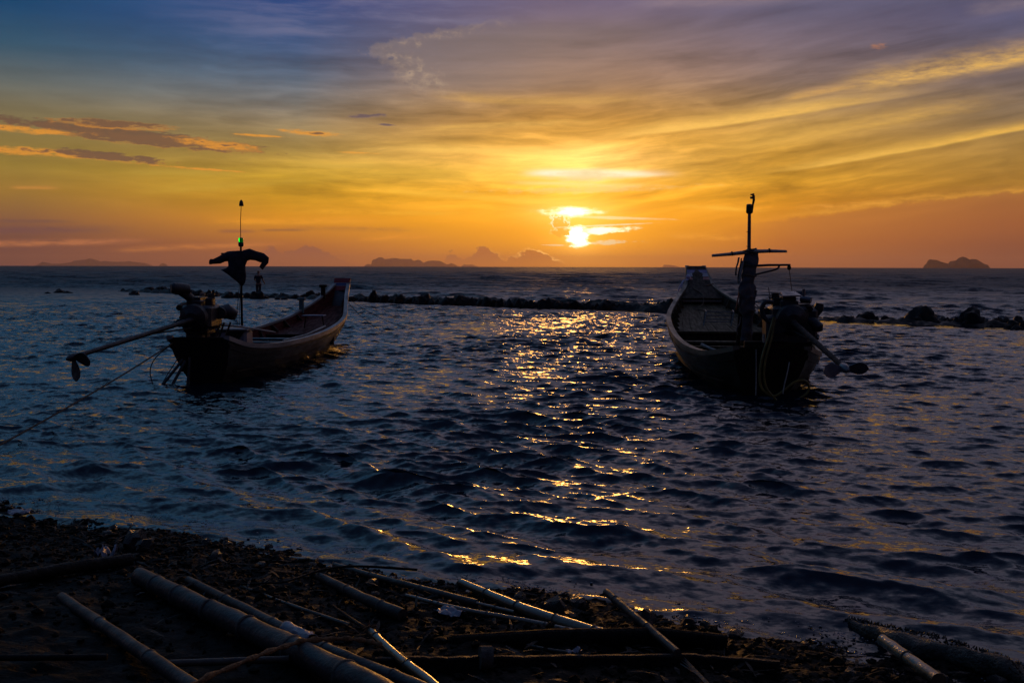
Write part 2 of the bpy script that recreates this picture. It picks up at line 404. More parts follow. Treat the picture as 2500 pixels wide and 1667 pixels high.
class MB:
    """collects shapes and links them as one mesh object"""

    def __init__(self):
        self.v, self.f = [], []

    def add(self, vs, fs):
        o = len(self.v)
        self.v += [tuple(p) for p in vs]
        self.f += [tuple(i + o for i in q) for q in fs]
        return self

    def box(self, c, s, rot=None, taper=1.0):
        """bevelled box: c centre, s full size, rot a 3x3 matrix"""
        b = min(s) * 0.12
        hx, hy, hz = s[0] / 2, s[1] / 2, s[2] / 2
        vs, fs = [], []
        for z, i in ((-hz, b), (-hz + b, 0), (hz - b, 0), (hz, b)):
            k = 1.0 if z < 0 else taper
            x, y = (hx - i) * k, (hy - i) * k
            e = b
            vs += [(-x + e, -y, z), (x - e, -y, z), (x, -y + e, z), (x, y - e, z), (x - e, y, z), (-x + e, y, z), (-x, y - e, z), (-x, -y + e, z)]
        for k in range(3):
            for i in range(8):
                j = (i + 1) % 8
                fs.append((k * 8 + i, k * 8 + j, k * 8 + 8 + j, k * 8 + 8 + i))
        fs.append(tuple(range(7, -1, -1)))
        fs.append(tuple(range(24, 32)))
        mt = rot if rot is not None else Matrix.Identity(3)
        cc = Vector(c)
        return self.add([mt @ Vector(p) + cc for p in vs], fs)

    def tube(self, pts, rad, n=8, caps=True, flat=1.0, jit=0.0):
        pts = [Vector(p) for p in pts]
        if not isinstance(rad, (list, tuple)):
            rad = [rad] * len(pts)
        vs, fs = [], []
        t0 = (pts[1] - pts[0]).normalized()
        ref = Vector((0, 0, 1)) if abs(t0.z) < 0.9 else Vector((1, 0, 0))
        nrm = (ref - t0 * ref.dot(t0)).normalized()
        for i, p in enumerate(pts):
            a = pts[max(0, i - 1)]
            b = pts[min(len(pts) - 1, i + 1)]
            t = (b - a).normalized()
            nrm = (nrm - t * nrm.dot(t)).normalized()
            bi = t.cross(nrm)
            for k in range(n):
                an = 2 * math.pi * k / n
                r = rad[i]
                q = p + nrm * (math.cos(an) * r * flat) + bi * (math.sin(an) * r)
                if jit:
                    q += mnoise.noise_vector(q * 9.0) * (jit * r)
                vs.append(q)
        for i in range(len(pts) - 1):
            for k in range(n):
                j = (k + 1) % n
                fs.append((i * n + k, i * n + j, (i + 1) * n + j, (i + 1) * n + k))
        if caps:
            fs.append(tuple(range(n - 1, -1, -1)))
            fs.append(tuple((len(pts) - 1) * n + k for k in range(n)))
        return self.add(vs, fs)

    def rod(self, a, b, r, n=8, r2=None):
        return self.tube([a, b], [r, r if r2 is None else r2], n)

    def ball(self, c, r, seg=12, rings=8, sc=(1, 1, 1)):
        vs, fs = [], []
        for i in range(rings + 1):
            th = math.pi * i / rings
            for k in range(seg):
                ph = 2 * math.pi * k / seg
                vs.append((c[0] + r * sc[0] * math.sin(th) * math.cos(ph), c[1] + r * sc[1] * math.sin(th) * math.sin(ph), c[2] + r * sc[2] * math.cos(th)))
        for i in range(rings):
            for k in range(seg):
                j = (k + 1) % seg
                fs.append((i * seg + k, (i + 1) * seg + k, (i + 1) * seg + j, i * seg + j))
        return self.add(vs, fs)

    def strip(self, rows, closed=False):
        """rows of equal length joined into quads"""
        n = len(rows[0])
        vs = [p for r in rows for p in r]
        fs = []
        for i in range(len(rows) - 1):
            for k in range(n if closed else n - 1):
                j = (k + 1) % n
                fs.append((i * n + k, i * n + j, (i + 1) * n + j, (i + 1) * n + k))
        return self.add(vs, fs)

    def plate(self, poly, d):
        """polygon (3D points, planar) given thickness along vector d"""
        n = len(poly)
        d = Vector(d)
        vs = [Vector(p) for p in poly] + [Vector(p) + d for p in poly]
        fs = [tuple(range(n - 1, -1, -1)), tuple(range(n, 2 * n))]
        fs += [(i, (i + 1) % n, n + (i + 1) % n, n + i) for i in range(n)]
        return self.add(vs, fs)

    def build(self, name, mat, parent=None, smooth=True, loc=None, fix=True):
        me = bpy.data.meshes.new(name)
        me.from_pydata([tuple(p) for p in self.v], [], self.f)
        if fix:
            bm = bmesh.new()
            bm.from_mesh(me)
            bmesh.ops.recalc_face_normals(bm, faces=bm.faces)
            bm.to_mesh(me)
            bm.free()
        if mat:
            me.materials.append(mat)
        if smooth:
            me.polygons.foreach_set('use_smooth', [True] * len(me.polygons))
            me.set_sharp_from_angle(angle=R(38))
        o = bpy.data.objects.new(name, me)
        COL.objects.link(o)
        if parent is not None:
            o.parent = parent
        if loc is not None:
            o.location = loc
        return o


def empty(name, loc, rz=0.0):
    o = bpy.data.objects.new(name, None)
    o.empty_display_size = 0.2
    COL.objects.link(o)
    o.location = loc
    o.rotation_euler = (0, 0, rz)
    return o


def smooth_path(pts, k=6):
    """Catmull-Rom through pts"""
    p = [Vector(q) for q in pts]
    p = [p[0] * 2 - p[1]] + p + [p[-1] * 2 - p[-2]]
    out = []
    for i in range(1, len(p) - 2):
        for s in range(k):
            t = s / k
            a, b, c, d = p[i - 1], p[i], p[i + 1], p[i + 2]
            out.append(0.5 * ((2 * b) + (c - a) * t + (2 * a - 5 * b + 4 * c - d) * t * t + (3 * b - a - 3 * c + d) * t ** 3))
    out.append(p[-2])
    return out


def sag(a, b, drop, n=14):
    a, b = Vector(a), Vector(b)
    return [a.lerp(b, i / n) + Vector((0, 0, -4 * drop * (i / n) * (1 - i / n))) for i in range(n + 1)]


# ============================================================== materials
def mat(name, rgb, rough=0.6, var=0.35, vscale=8.0, bump=0.0, bscale=30.0, metal=0.0, spec=0.22, rgb2=None, stretch=None, coat=0.0, blotch=0.0):
    mt = bpy.data.materials.new(name)
    mt.use_nodes = True
    N = NT(mt.node_tree)
    bs = N.n['Principled BSDF']
    tc = N.n.new('ShaderNodeTexCoord')
    vec = tc.outputs['Object']
    if stretch:
        vec = N.v('MULTIPLY', vec, stretch)
    n1 = N.noise(vec, vscale, 5, 0.6)
    c1 = tuple(rgb) + (1,)
    c2 = tuple(rgb2 if rgb2 else [q * (1 - var) for q in rgb]) + (1,)
    col = N.mix(c1, c2, N.step(n1, 0.35, 0.65))
    if blotch:
        n3 = N.noise(tc.outputs['Object'], vscale * 0.31, 4, 0.7)
        col = N.mix(col, tuple(q * 0.35 for q in rgb) + (1,), N.mul(N.step(n3, 0.5, 0.66), blotch))
    N.put(bs.inputs['Base Color'], col)
    N.put(bs.inputs['Roughness'], N.step(n1, 0.3, 0.7, max(0.02, rough - 0.12), min(1, rough + 0.12)))
    bs.inputs['Metallic'].default_value = metal
    bs.inputs['Specular IOR Level'].default_value = spec
    bs.inputs['Coat Weight'].default_value = coat
    if bump:
        b = N.n.new('ShaderNodeBump')
        b.inputs['Strength'].default_value = min(1.0, bump)
        b.inputs['Distance'].default_value = 0.02
        N.put(b.inputs['Height'], N.noise(vec, bscale, 4, 0.6))
        N.l.new(b.outputs[0], bs.inputs['Normal'])
    return mt


M = {}
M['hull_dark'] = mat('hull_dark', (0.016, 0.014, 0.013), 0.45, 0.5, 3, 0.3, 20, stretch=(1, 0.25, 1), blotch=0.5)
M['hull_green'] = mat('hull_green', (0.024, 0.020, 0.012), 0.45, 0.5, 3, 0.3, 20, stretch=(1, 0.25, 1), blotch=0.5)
M['rail_pale'] = mat('rail_pale', (0.20, 0.185, 0.165), 0.5, 0.4, 6, 0.2, 30, stretch=(1, 0.2, 1), blotch=0.5)
M['rail_worn'] = mat('rail_worn', (0.12, 0.10, 0.065), 0.55, 0.4, 6, 0.3, 30, stretch=(1, 0.2, 1), blotch=0.5)
M['wood_red'] = mat('wood_red', (0.065, 0.007, 0.006), 0.7, 0.5, 4, 0.3, 24, stretch=(4, 0.5, 4), spec=0.05)
M['wood_dark'] = mat('wood_dark', (0.022, 0.015, 0.010), 0.7, 0.5, 4, 0.4, 24, stretch=(4, 0.5, 4), spec=0.08)
M['wood_deck'] = mat('wood_deck', (0.085, 0.060, 0.030), 0.7, 0.45, 4, 0.4, 24, stretch=(5, 0.4, 5), blotch=0.3, spec=0.06)
M['wood_pale'] = mat('wood_pale', (0.36, 0.32, 0.26), 0.55, 0.4, 5, 0.3, 24, stretch=(5, 0.5, 5), blotch=0.4)
M['paint_white'] = mat('paint_white', (0.16, 0.16, 0.19), 0.5, 0.25, 5, 0.1, 30, blotch=0.4)
M['paint_red'] = mat('paint_red', (0.16, 0.01, 0.01), 0.45, 0.3, 6, 0.1, 30, blotch=0.3)
M['paint_blue'] = mat('paint_blue', (0.03, 0.04, 0.16), 0.45, 0.3, 6, 0.1, 30, blotch=0.3)
M['paint_teal'] = mat('paint_teal', (0.06, 0.12, 0.12), 0.5, 0.3, 6, 0.1, 30, blotch=0.4)
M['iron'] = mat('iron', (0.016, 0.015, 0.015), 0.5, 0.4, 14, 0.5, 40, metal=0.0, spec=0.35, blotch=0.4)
M['rust'] = mat('rust', (0.030, 0.013, 0.008), 0.8, 0.5, 12, 0.6, 40)
M['steel'] = mat('steel', (0.10, 0.10, 0.105), 0.35, 0.3, 10, 0.2, 40, metal=0.4)
M['rubber'] = mat('rubber', (0.02, 0.02, 0.022), 0.55, 0.3, 10, 0.2, 40)
M['hose_yellow'] = mat('hose_yellow', (0.15, 0.105, 0.022), 0.45, 0.4, 10, 0.1, 40)
M['rope'] = mat('rope', (0.12, 0.085, 0.055), 0.9, 0.5, 40, 0.8, 160)
M['rope_pale'] = mat('rope_pale', (0.42, 0.38, 0.32), 0.9, 0.4, 40, 0.8, 160)
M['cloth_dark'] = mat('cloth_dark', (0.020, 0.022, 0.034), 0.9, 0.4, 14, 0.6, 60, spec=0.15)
M['cloth_mixed'] = mat('cloth_mixed', (0.10, 0.07, 0.06), 0.9, 0.6, 9, 0.7, 60, rgb2=(0.05, 0.06, 0.07), spec=0.15)
M['cloth_red'] = mat('cloth_red', (0.30, 0.09, 0.05), 0.9, 0.4, 9, 0.5, 60, spec=0.15)
M['garland'] = mat('garland', (0.50, 0.30, 0.38), 0.85, 0.4, 12, 0.6, 60, rgb2=(0.42, 0.40, 0.48), spec=0.2)
M['skin'] = mat('skin', (0.20, 0.11, 0.075), 0.6, 0.2, 9)
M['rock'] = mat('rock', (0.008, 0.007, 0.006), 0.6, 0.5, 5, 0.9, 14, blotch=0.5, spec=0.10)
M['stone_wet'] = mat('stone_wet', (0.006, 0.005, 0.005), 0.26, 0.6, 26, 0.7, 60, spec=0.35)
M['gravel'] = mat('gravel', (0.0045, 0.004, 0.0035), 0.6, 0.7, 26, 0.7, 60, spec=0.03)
M['bamboo'] = mat('bamboo', (0.10, 0.065, 0.035), 0.24, 0.4, 7, 0.25, 40, blotch=0.5, coat=0.5)
M['bamboo_grey'] = mat('bamboo_grey', (0.034, 0.027, 0.024), 0.45, 0.45, 7, 0.3, 40, blotch=0.55, spec=0.15)
M['bamboo_dark'] = mat('bamboo_dark', (0.06, 0.045, 0.03), 0.40, 0.45, 7, 0.3, 40, blotch=0.5)
M['node_dark'] = mat('node_dark', (0.05, 0.04, 0.032), 0.7, 0.4, 20, 0.5, 60)
M['drift'] = mat('drift', (0.008, 0.006, 0.0045), 0.6, 0.5, 9, 0.8, 40, spec=0.1)
M['weed'] = mat('weed', (0.035, 0.028, 0.018), 0.4, 0.6, 20, 1.0, 50)
M['root_rusty'] = mat('root_rusty', (0.20, 0.095, 0.035), 0.8, 0.5, 22, 0.9, 70)
M['glint_beads'] = mat('glint_beads', (0.10, 0.10, 0.11), 0.12, 0.2, 30, spec=0.6)  # glossy beads added to put glints on the waterline
M['plastic'] = mat('plastic', (0.17, 0.17, 0.19), 0.3, 0.2, 12, 0.4, 40)


def island_mat():
    mt = mat('island', (0.07, 0.075, 0.055), 0.9, 0.4, 0.01, 0.0, spec=0.1)
    return mt


def lamp_green():
    mt = bpy.data.materials.new('green_lens')
    mt.use_nodes = True
    bs = mt.node_tree.nodes['Principled BSDF']
    bs.inputs['Base Color'].default_value = (0.0, 0.50, 0.10, 1)
    bs.inputs['Roughness'].default_value = 0.12
    bs.inputs['Transmission Weight'].default_value = 0.85
    bs.inputs['IOR'].default_value = 1.2
    return mt


M['green_lens'] = lamp_green()
M['lens_dark'] = mat('lens_dark', (0.004, 0.03, 0.015), 0.25)
M['island'] = island_mat()

# =================================================================== water
SHORE_N = np.array([0.4528, 0.8916])      # unit vector pointing out to sea
SHORE_C = 5.32
EARTH = 6.371e6
REEF = np.array([(-60, 92), (-38, 82), (-28.9, 75.5), (-13.9, 61.5), (-5.6, 55.3), (0, 51.6), (5.6, 46), (10.3, 39), (13.8, 36), (17, 33.8), (26, 27), (40, 18)], float)


def reef_side(x, y):
    """distance seaward (+) or shoreward (-) of the reef line, along y"""
    return y - np.interp(x, REEF[:, 0], REEF[:, 1])


def shore_dist(x, y):
    s = SHORE_N[0] * x + SHORE_N[1] * y - SHORE_C
    return s + 0.22 * np.sin(x * 1.1 + 0.6) + 0.13 * np.sin(x * 2.7 + 1.9) - 0.1


def sm(x, a, b):
    t = np.clip((x - a) / (b - a), 0, 1)
    return t * t * (3 - 2 * t)


def wave_set(rng, n, l0, l1, slope, spread, heading):
    out = []
    for i in range(n):
        lam = l0 * (l1 / l0) ** ((i + rng.random()) / n)
        k = 2 * math.pi / lam
        th = heading + rng.normal() * spread
        a = slope * math.sqrt(2.0 / n) / k
        out.append((k * math.cos(th), k * math.sin(th), a, rng.random() * 2 * math.pi, lam))
    return out


rng = np.random.default_rng(11)
HEAD = math.atan2(-SHORE_N[1], -SHORE_N[0]) + 0.12
W_IN = wave_set(rng, 72, 0.15, 0.95, 0.29, 0.34, HEAD)      # chop inside the reef
W_OUT = wave_set(rng, 34, 0.7, 9.0, 0.22, 0.32, HEAD + 0.2)   # longer sea outside
W_FINE = wave_set(rng, 26, 0.08, 0.19, 0.15, 0.8, HEAD)


def wave_field(x, y, cell):
    r = np.hypot(x, y)
    s = shore_dist(x, y)
    rs = reef_side(x, y)
    near_shore = 0.42 + 0.58 * sm(s, 0.0, 2.2)
    lee = 1.0 - 0.93 * sm(rs, -5.0, -2.0) * (1 - sm(rs, 0.0, 2.0))
    outside = sm(rs, 0.5, 10.0)
    # slow gustiness so that the chop is not everywhere the same
    gust = 1.0 + 0.28 * np.sin(x * 0.31 + y * 0.12 + 1.0) * np.sin(y * 0.23 - x * 0.10) + 0.18 * np.sin(0.71 * x - 0.43 * y)
    z = np.zeros_like(x)
    dx = np.zeros_like(x)
    dy = np.zeros_like(x)
    for ws, amp, ch in ((W_IN, near_shore * lee * gust, 1.15), (W_FINE, near_shore * lee * gust, 0.5), (W_OUT, outside, 0.9)):
        for kx, ky, a, ph, lam in ws:
            att = amp * (1 - sm(cell * 2.4, lam * 0.65, lam * 1.3))
            if not np.any(att > 0.001):
                continue
            p = kx * x + ky * y + ph
            sn, cs = np.sin(p), np.cos(p)
            k = math.hypot(kx, ky)
            z += a * att * cs
            dx -= ch * a * att * sn * kx / k
            dy -= ch * a * att * sn * ky / k
    # the small breaker running up the beach
    q = s - 0.55 - 0.16 * np.sin(x * 1.3) - 0.10 * np.sin(x * 3.1 + 1)
    along = 0.55 + 0.45 * np.sin(x * 0.9 + 2.0) * np.cos(x * 0.37)
    z += 0.070 * np.exp(-(q / 0.14) ** 2) * along
    z += 0.060 * np.exp(-((q - 0.80 - 0.1 * np.sin(x * 2.1)) / 0.20) ** 2) * (0.55 + 0.45 * np.sin(1.35 * x + 0.4))
    z += 0.045 * np.exp(-((q - 1.75 - 0.15 * np.sin(x * 1.6)) / 0.26) ** 2) * (0.5 + 0.5 * np.sin(1.1 * x + 2.9))
    return z, dx, dy


def radial_steps():
    r, out = 2.6, []
    while r < 7200:
        out.append(r)
        if r < 12: d = 0.025
        elif r < 45: d = 0.025 + (r - 12) * 0.0017
        elif r < 110: d = 0.081 + (r - 45) * 0.0085
        else: d = 0.63 + (r - 110) * (0.010 if r < 500 else 0.03)
        r += d
    return np.array(out)


def build_water():
    rad = radial_steps()
    az = np.concatenate([np.linspace(-75, -33, 50, endpoint=False), np.linspace(-33, 33, 600, endpoint=False), np.linspace(33, 75, 51)])
    a, r = np.meshgrid(np.radians(az), rad)
    x, y = r * np.sin(a), r * np.cos(a)
    dr = np.gradient(rad)[:, None] * np.ones_like(a)
    z, dx, dy = wave_field(x, y, dr)
    X, Y = x + dx, y + dy
    Z = z - r * r / (2 * EARTH)
    nr, na = X.shape
    co = np.stack([X, Y, Z], -1).reshape(-1, 3).astype(np.float32)
    i = np.arange(nr - 1)[:, None] * na + np.arange(na - 1)[None, :]
    quads = np.stack([i, i + 1, i + na + 1, i + na], -1).reshape(-1, 4)[:, ::-1]
    me = bpy.data.meshes.new('water')
    me.vertices.add(len(co))
    me.vertices.foreach_set('co', co.ravel())
    nf = len(quads)
    me.loops.add(nf * 4)
    me.loops.foreach_set('vertex_index', quads.ravel().astype(np.int32))
    me.polygons.add(nf)
    me.polygons.foreach_set('loop_start', np.arange(0, nf * 4, 4, dtype=np.int32))
    me.polygons.foreach_set('use_smooth', np.ones(nf, dtype=bool))
    # smooth water in the lee of the rocks, and in the thin film on the sand
    rs = reef_side(x, y)
    calm = sm(rs, -3.2, -1.4) * (1 - sm(rs, -0.2, 0.6)) * sm(x, -13.0, -7.0)
    at = me.attributes.new('calm', 'FLOAT', 'POINT')
    at.data.foreach_set('value', calm.reshape(-1).astype(np.float32))
    me.update(calc_edges=True)
    me.validate()
    o = bpy.data.objects.new('water', me)
    COL.objects.link(o)
    tag(o, 'dark choppy sea reaching from the beach to the horizon', kind='structure')

    mt = bpy.data.materials.new('sea_water')
    mt.use_nodes = True
    N = NT(mt.node_tree)
    bs = N.n['Principled BSDF']
    geo = N.n.new('ShaderNodeNewGeometry')
    pos = geo.outputs['Position']
    px, py, pz = N.sep(pos)[:3]
    # ripple slopes: two scales, drawn out along the crests (crests lie across the wind)
    ca, sa = math.cos(HEAD), math.sin(HEAD)
    u = N.add(N.mul(px, ca), N.mul(py, sa))
    w_ = N.add(N.mul(px, -sa), N.mul(py, ca))
    dist = N.m('SQRT', N.add(N.mul(px, px), N.mul(py, py)))

    def slope(su, sw, k, det, seed):
        c = N.noise(N.xyz(N.mul(u, su), N.mul(w_, sw), seed), 1.0, det, 0.6, out=1)
        c = N.v('SUBTRACT', c, (0.5, 0.5, 0.5))
        return N.scale(c, k)
    s1 = slope(24.0, 10.0, 0.8, 4, 0.0)
    s2 = slope(4.6, 1.4, N.step(dist, 18.0, 50.0, 0.0, 2.0), 3, 5.0)
    s3 = slope(0.55, 0.13, N.step(dist, 60.0, 200.0, 0.0, 3.2), 3, 9.0)
    at_ = N.n.new('ShaderNodeAttribute')
    at_.attribute_name = 'calm'
    calm = at_.outputs['Fac']
    ss = N.scale(N.v('ADD', s1, N.v('ADD', s2, s3)), N.mad(calm, -0.96, 1.0))
    gx, gy, _ = N.sep(ss)[:3]
    # back to world axes
    nx = N.sub(N.mul(gx, ca), N.mul(gy, sa))
    ny = N.add(N.mul(gx, sa), N.mul(gy, ca))
    nn = N.v('ADD', geo.outputs['Normal'], N.xyz(nx, ny, 0.0))
    nrm = N.n.new('ShaderNodeVectorMath')
    nrm.operation = 'NORMALIZE'
    N.l.new(nn, nrm.inputs[0])
    N.l.new(nrm.outputs[0], bs.inputs['Normal'])
    bs.inputs['Base Color'].default_value = (0.002, 0.006, 0.010, 1)
    bs.inputs['IOR'].default_value = 1.333
    bs.inputs['Specular IOR Level'].default_value = 0.42
    # unresolved facets of the distant sea act as a rough surface
    N.put(bs.inputs['Roughness'], N.mul(N.step(dist, 18.0, 120.0, 0.07, 0.62), N.mad(calm, -0.93, 1.0)))
    me.materials.append(mt)
    return o


build_water()


# =================================================================== beach
def beach_z(x, y):
    x, y = np.asarray(x, float), np.asarray(y, float)
    s = SHORE_N[0] * x + SHORE_N[1] * y - SHORE_C
    z = np.where(s < 0, -0.10 * s, -0.16 * s) + 0.012 * np.sin(x * 2.3 + 0.6) + 0.008 * np.sin(x * 5.2 + y * 3)
    z = np.where(s < -9, 0.945 + 0.01 * (-s - 9), z)
    return np.where(s > 14, -2.24 - 0.0 * s, z)


def build_beach():
    g1 = np.concatenate([np.linspace(-60, -6, 60, endpoint=False), np.linspace(-6, 6, 420, endpoint=False), np.linspace(6, 60, 61)])
    g2 = np.concatenate([np.linspace(-40, 2.5, 50, endpoint=False), np.linspace(2.5, 9.5, 260, endpoint=False), np.linspace(9.5, 40, 40)])
    x, y = np.meshgrid(g1, g2)
    z = beach_z(x, y)
    nz = np.zeros_like(z)
    inner = (np.abs(x) < 6.5) & (y > 2.3) & (y < 10)
    idx = np.argwhere(inner)
    for i, j in idx:
        p = Vector((x[i, j], y[i, j], 0))
        nz[i, j] = 0.030 * mnoise.noise(p * 2.3) + 0.022 * mnoise.noise(p * 6.1) + 0.016 * mnoise.noise(p * 15.0)
    z = z + nz
    nr, na = x.shape
    co = np.stack([x, y, z], -1).reshape(-1, 3)
    i = np.arange(nr - 1)[:, None] * na + np.arange(na - 1)[None, :]
    quads = np.stack([i, i + 1, i + na + 1, i + na], -1).reshape(-1, 4)
    me = bpy.data.meshes.new('beach')
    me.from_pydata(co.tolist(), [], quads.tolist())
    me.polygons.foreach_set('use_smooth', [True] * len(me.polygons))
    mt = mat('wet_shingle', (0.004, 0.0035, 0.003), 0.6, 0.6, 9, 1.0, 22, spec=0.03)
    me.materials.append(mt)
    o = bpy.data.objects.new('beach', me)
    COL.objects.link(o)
    tag(o, 'dark wet shingle beach along the bottom of the picture', kind='structure')


build_beach()


# ================================================================= islands
def island(cx, cy, prof, label, seed):
    """a ridge of given skyline (u metres across the view, world height), with real depth"""
    d = math.hypot(cx, cy)
    base = -d * d / (2 * EARTH) - 12
    e = Vector((cy, -cx, 0)).normalized()
    n = Vector((cx, cy, 0)).normalized()
    us = np.array([p[0] for p in prof], float)
    hs = np.array([p[1] for p in prof], float)
    half = (us[-1] - us[0]) * 0.22
    U = np.linspace(us[0], us[-1], 110)
    V = np.linspace(-1, 1, 17)
    rows = []
    for u in U:
        hm = np.interp(u, us, hs)
        tap = max(0.02, 1 - ((u - us.mean()) / (us[-1] - us[0]) * 2) ** 2) ** 0.5
        row = []
        for v in V:
            f = max(0.0, 1 - abs(v)) ** 0.65
            rel = mnoise.noise(Vector((u * 0.012 + seed, v * 2.3, 0)))
            z = base + (hm - base) * f * (1 - 0.18 * abs(rel) * (abs(v) > 0.05))
            p = Vector((cx, cy, 0)) + e * float(u) + n * (v * half * tap + half * 0.12 * rel)
            row.append((p.x, p.y, z))
        rows.append(row)
    o = MB().strip(rows).build('island', M['island'], smooth=True)
    tag(o, label, 'island', kind='structure')
    return o


def sub(pr, d): return [(u, h - d) for u, h in pr]


island(-8103, 19374, sub([(-1054, 21), (-962, 65), (-915, 97), (-847, 82), (-744, 58), (-606, 63), (-420, 87), (-372, 119), (-161, 142), (-89, 168), (28, 143), (111, 103), (170, 119), (290, 104), (470, 103), (591, 111), (628, 119), (676, 104), (834, 88), (932, 79), (1054, 26)], 34.6),
       'long low hazy island on the horizon, farthest to the left', 1)
island(-6594, 18882, sub([(-83, 15), (-58, 53), (-11, 70), (48, 53), (83, 15)], 31.4), 'tiny rounded islet just right of the long left island', 2)
island(-1791, 17911, sub([(-857, 11), (-815, 58), (-727, 50), (-715, 123), (-680, 144), (-645, 149), (-615, 172), (-550, 180), (-515, 164), (-492, 147), (-410, 153), (-351, 168), (-257, 162), (-222, 152), (-56, 152), (-21, 154), (26, 117), (97, 138), (144, 129), (203, 82), (263, 114), (369, 124), (500, 117), (559, 86), (618, 50), (702, 79), (773, 47), (857, 11)], 25.4),
       'hazy island with a steep left cliff, between the first boat and the sun', 3)
island(-1012, 23979, sub([(-222, 28), (-143, 87), (-64, 76), (32, 84), (143, 52), (222, 25)], 45.2), 'faint low islet trailing off the cliffed island', 4)
island(3947, 24686, sub([(-223, 34), (-194, 95), (-45, 89), (134, 58), (223, 28)], 49.1), 'very faint island under the sky right of the sun', 6)
island(3860, 8680, sub([(-267, 2), (-255, 28), (-242, 37), (-231, 65), (-214, 77), (-155, 71), (-121, 55), (-66, 40), (-50, 60), (-4, 67), (16, 88), (48, 101), (78, 91), (107, 73), (119, 80), (160, 77), (185, 61), (218, 39), (251, 28), (267, 2)], 7.1),
       'dark craggy twin peaked island on the right horizon', 5)


# ==================================================================== haze
def build_haze():
    o = MB().add([(x, y, z) for z in (-110.0, 260.0) for x, y in ((-27000, -27000), (27000, -27000), (27000, 27000), (-27000, 27000))],
                 [(0, 3, 2, 1), (4, 5, 6, 7), (0, 1, 5, 4), (1, 2, 6, 5), (2, 3, 7, 6), (3, 0, 4, 7)]).build('haze', None, smooth=False)
    mt = bpy.data.materials.new('sea_haze')
    mt.use_nodes = True
    t = mt.node_tree
    t.nodes.remove(t.nodes['Principled BSDF'])
    vol = t.nodes.new('ShaderNodeVolumePrincipled')
    vol.inputs['Color'].default_value = (0.64, 0.47, 0.36, 1)
    vol.inputs['Density'].default_value = 5e-5
    vol.inputs['Anisotropy'].default_value = 0.6
    t.links.new(vol.outputs[0], t.nodes['Material Output'].inputs['Volume'])
    o.data.materials.append(mt)
    tag(o, 'thin warm sea haze lying over the whole bay', 'haze', kind='stuff')


build_haze()

# =========================================================== longtail boats
class Hull:
    """half-breadth and sheer given at stations along the boat (local y from the stern)"""

    def __init__(self, st, rake_s, rake_b, keel):
        a = np.array(st, float)
        self.s, self.w, self.h = a[:, 0], a[:, 1], a[:, 2]
        self.L = self.s[-1]
        self.rs, self.rb, self.keel = rake_s, rake_b, keel

    def at(self, s):
        # smooth interpolation of the stations
        def ip(arr):
            i = int(np.clip(np.searchsorted(self.s, s) - 1, 0, len(self.s) - 2))
            x0, x1 = self.s[i], self.s[i + 1]
            t = (s - x0) / (x1 - x0)
            m0 = (arr[i + 1] - arr[max(i - 1, 0)]) / (self.s[i + 1] - self.s[max(i - 1, 0)])
            j = min(i + 2, len(arr) - 1)
            m1 = (arr[j] - arr[i]) / (self.s[j] - self.s[i])
            h = x1 - x0
            return (2 * t ** 3 - 3 * t ** 2 + 1) * arr[i] + (t ** 3 - 2 * t ** 2 + t) * h * m0 + (-2 * t ** 3 + 3 * t ** 2) * arr[i + 1] + (t ** 3 - t ** 2) * h * m1
        return float(ip(self.w)), float(ip(self.h))

    def point(self, s, t, side, inset=0.0):
        """t 0 keel .. 1 gunwale"""
        w, h = self.at(s)
        f = s / self.L
        k = self.keel
        zk = k + (0.10 * max(0, (0.12 - f) / 0.12)) + 0.22 * max(0, (f - 0.72) / 0.28) ** 1.5
        z = zk + (h - zk) * t
        bott = 0.34 - 0.16 * max(0, (f - 0.6) / 0.4) - 0.05 * max(0, (0.1 - f) / 0.1)
        x = w * (bott + (1 - bott) * math.sin(t * math.pi / 2) ** 0.85) if t > 0 else w * bott * 0.5
        y = s + self.rs * (1 - t) * max(0, 1 - f / 0.3) - self.rb * (1 - t) ** 1.3 * max(0, (f - 0.45) / 0.55) ** 1.2
        x = max(0.01, x - inset)
        return Vector((side * x, y, z))


def plank_mesh(hull, s0, s1, x0, x1, zf, th, n=6):
    """a board running fore and aft between the fractions x0..x1 of the breadth"""
    rows = []
    for i in range(n + 1):
        s = s0 + (s1 - s0) * i / n
        w, h = hull.at(s)
        z = zf(s, h)
        rows.append([(x0 * w, s, z), (x1 * w, s, z), (x1 * w, s, z - th), (x0 * w, s, z - th)])
    mb = MB().strip(rows, closed=True)
    mb.f.append((3, 2, 1, 0))
    k = n * 4
    mb.f.append((k, k + 1, k + 2, k + 3))
    return mb


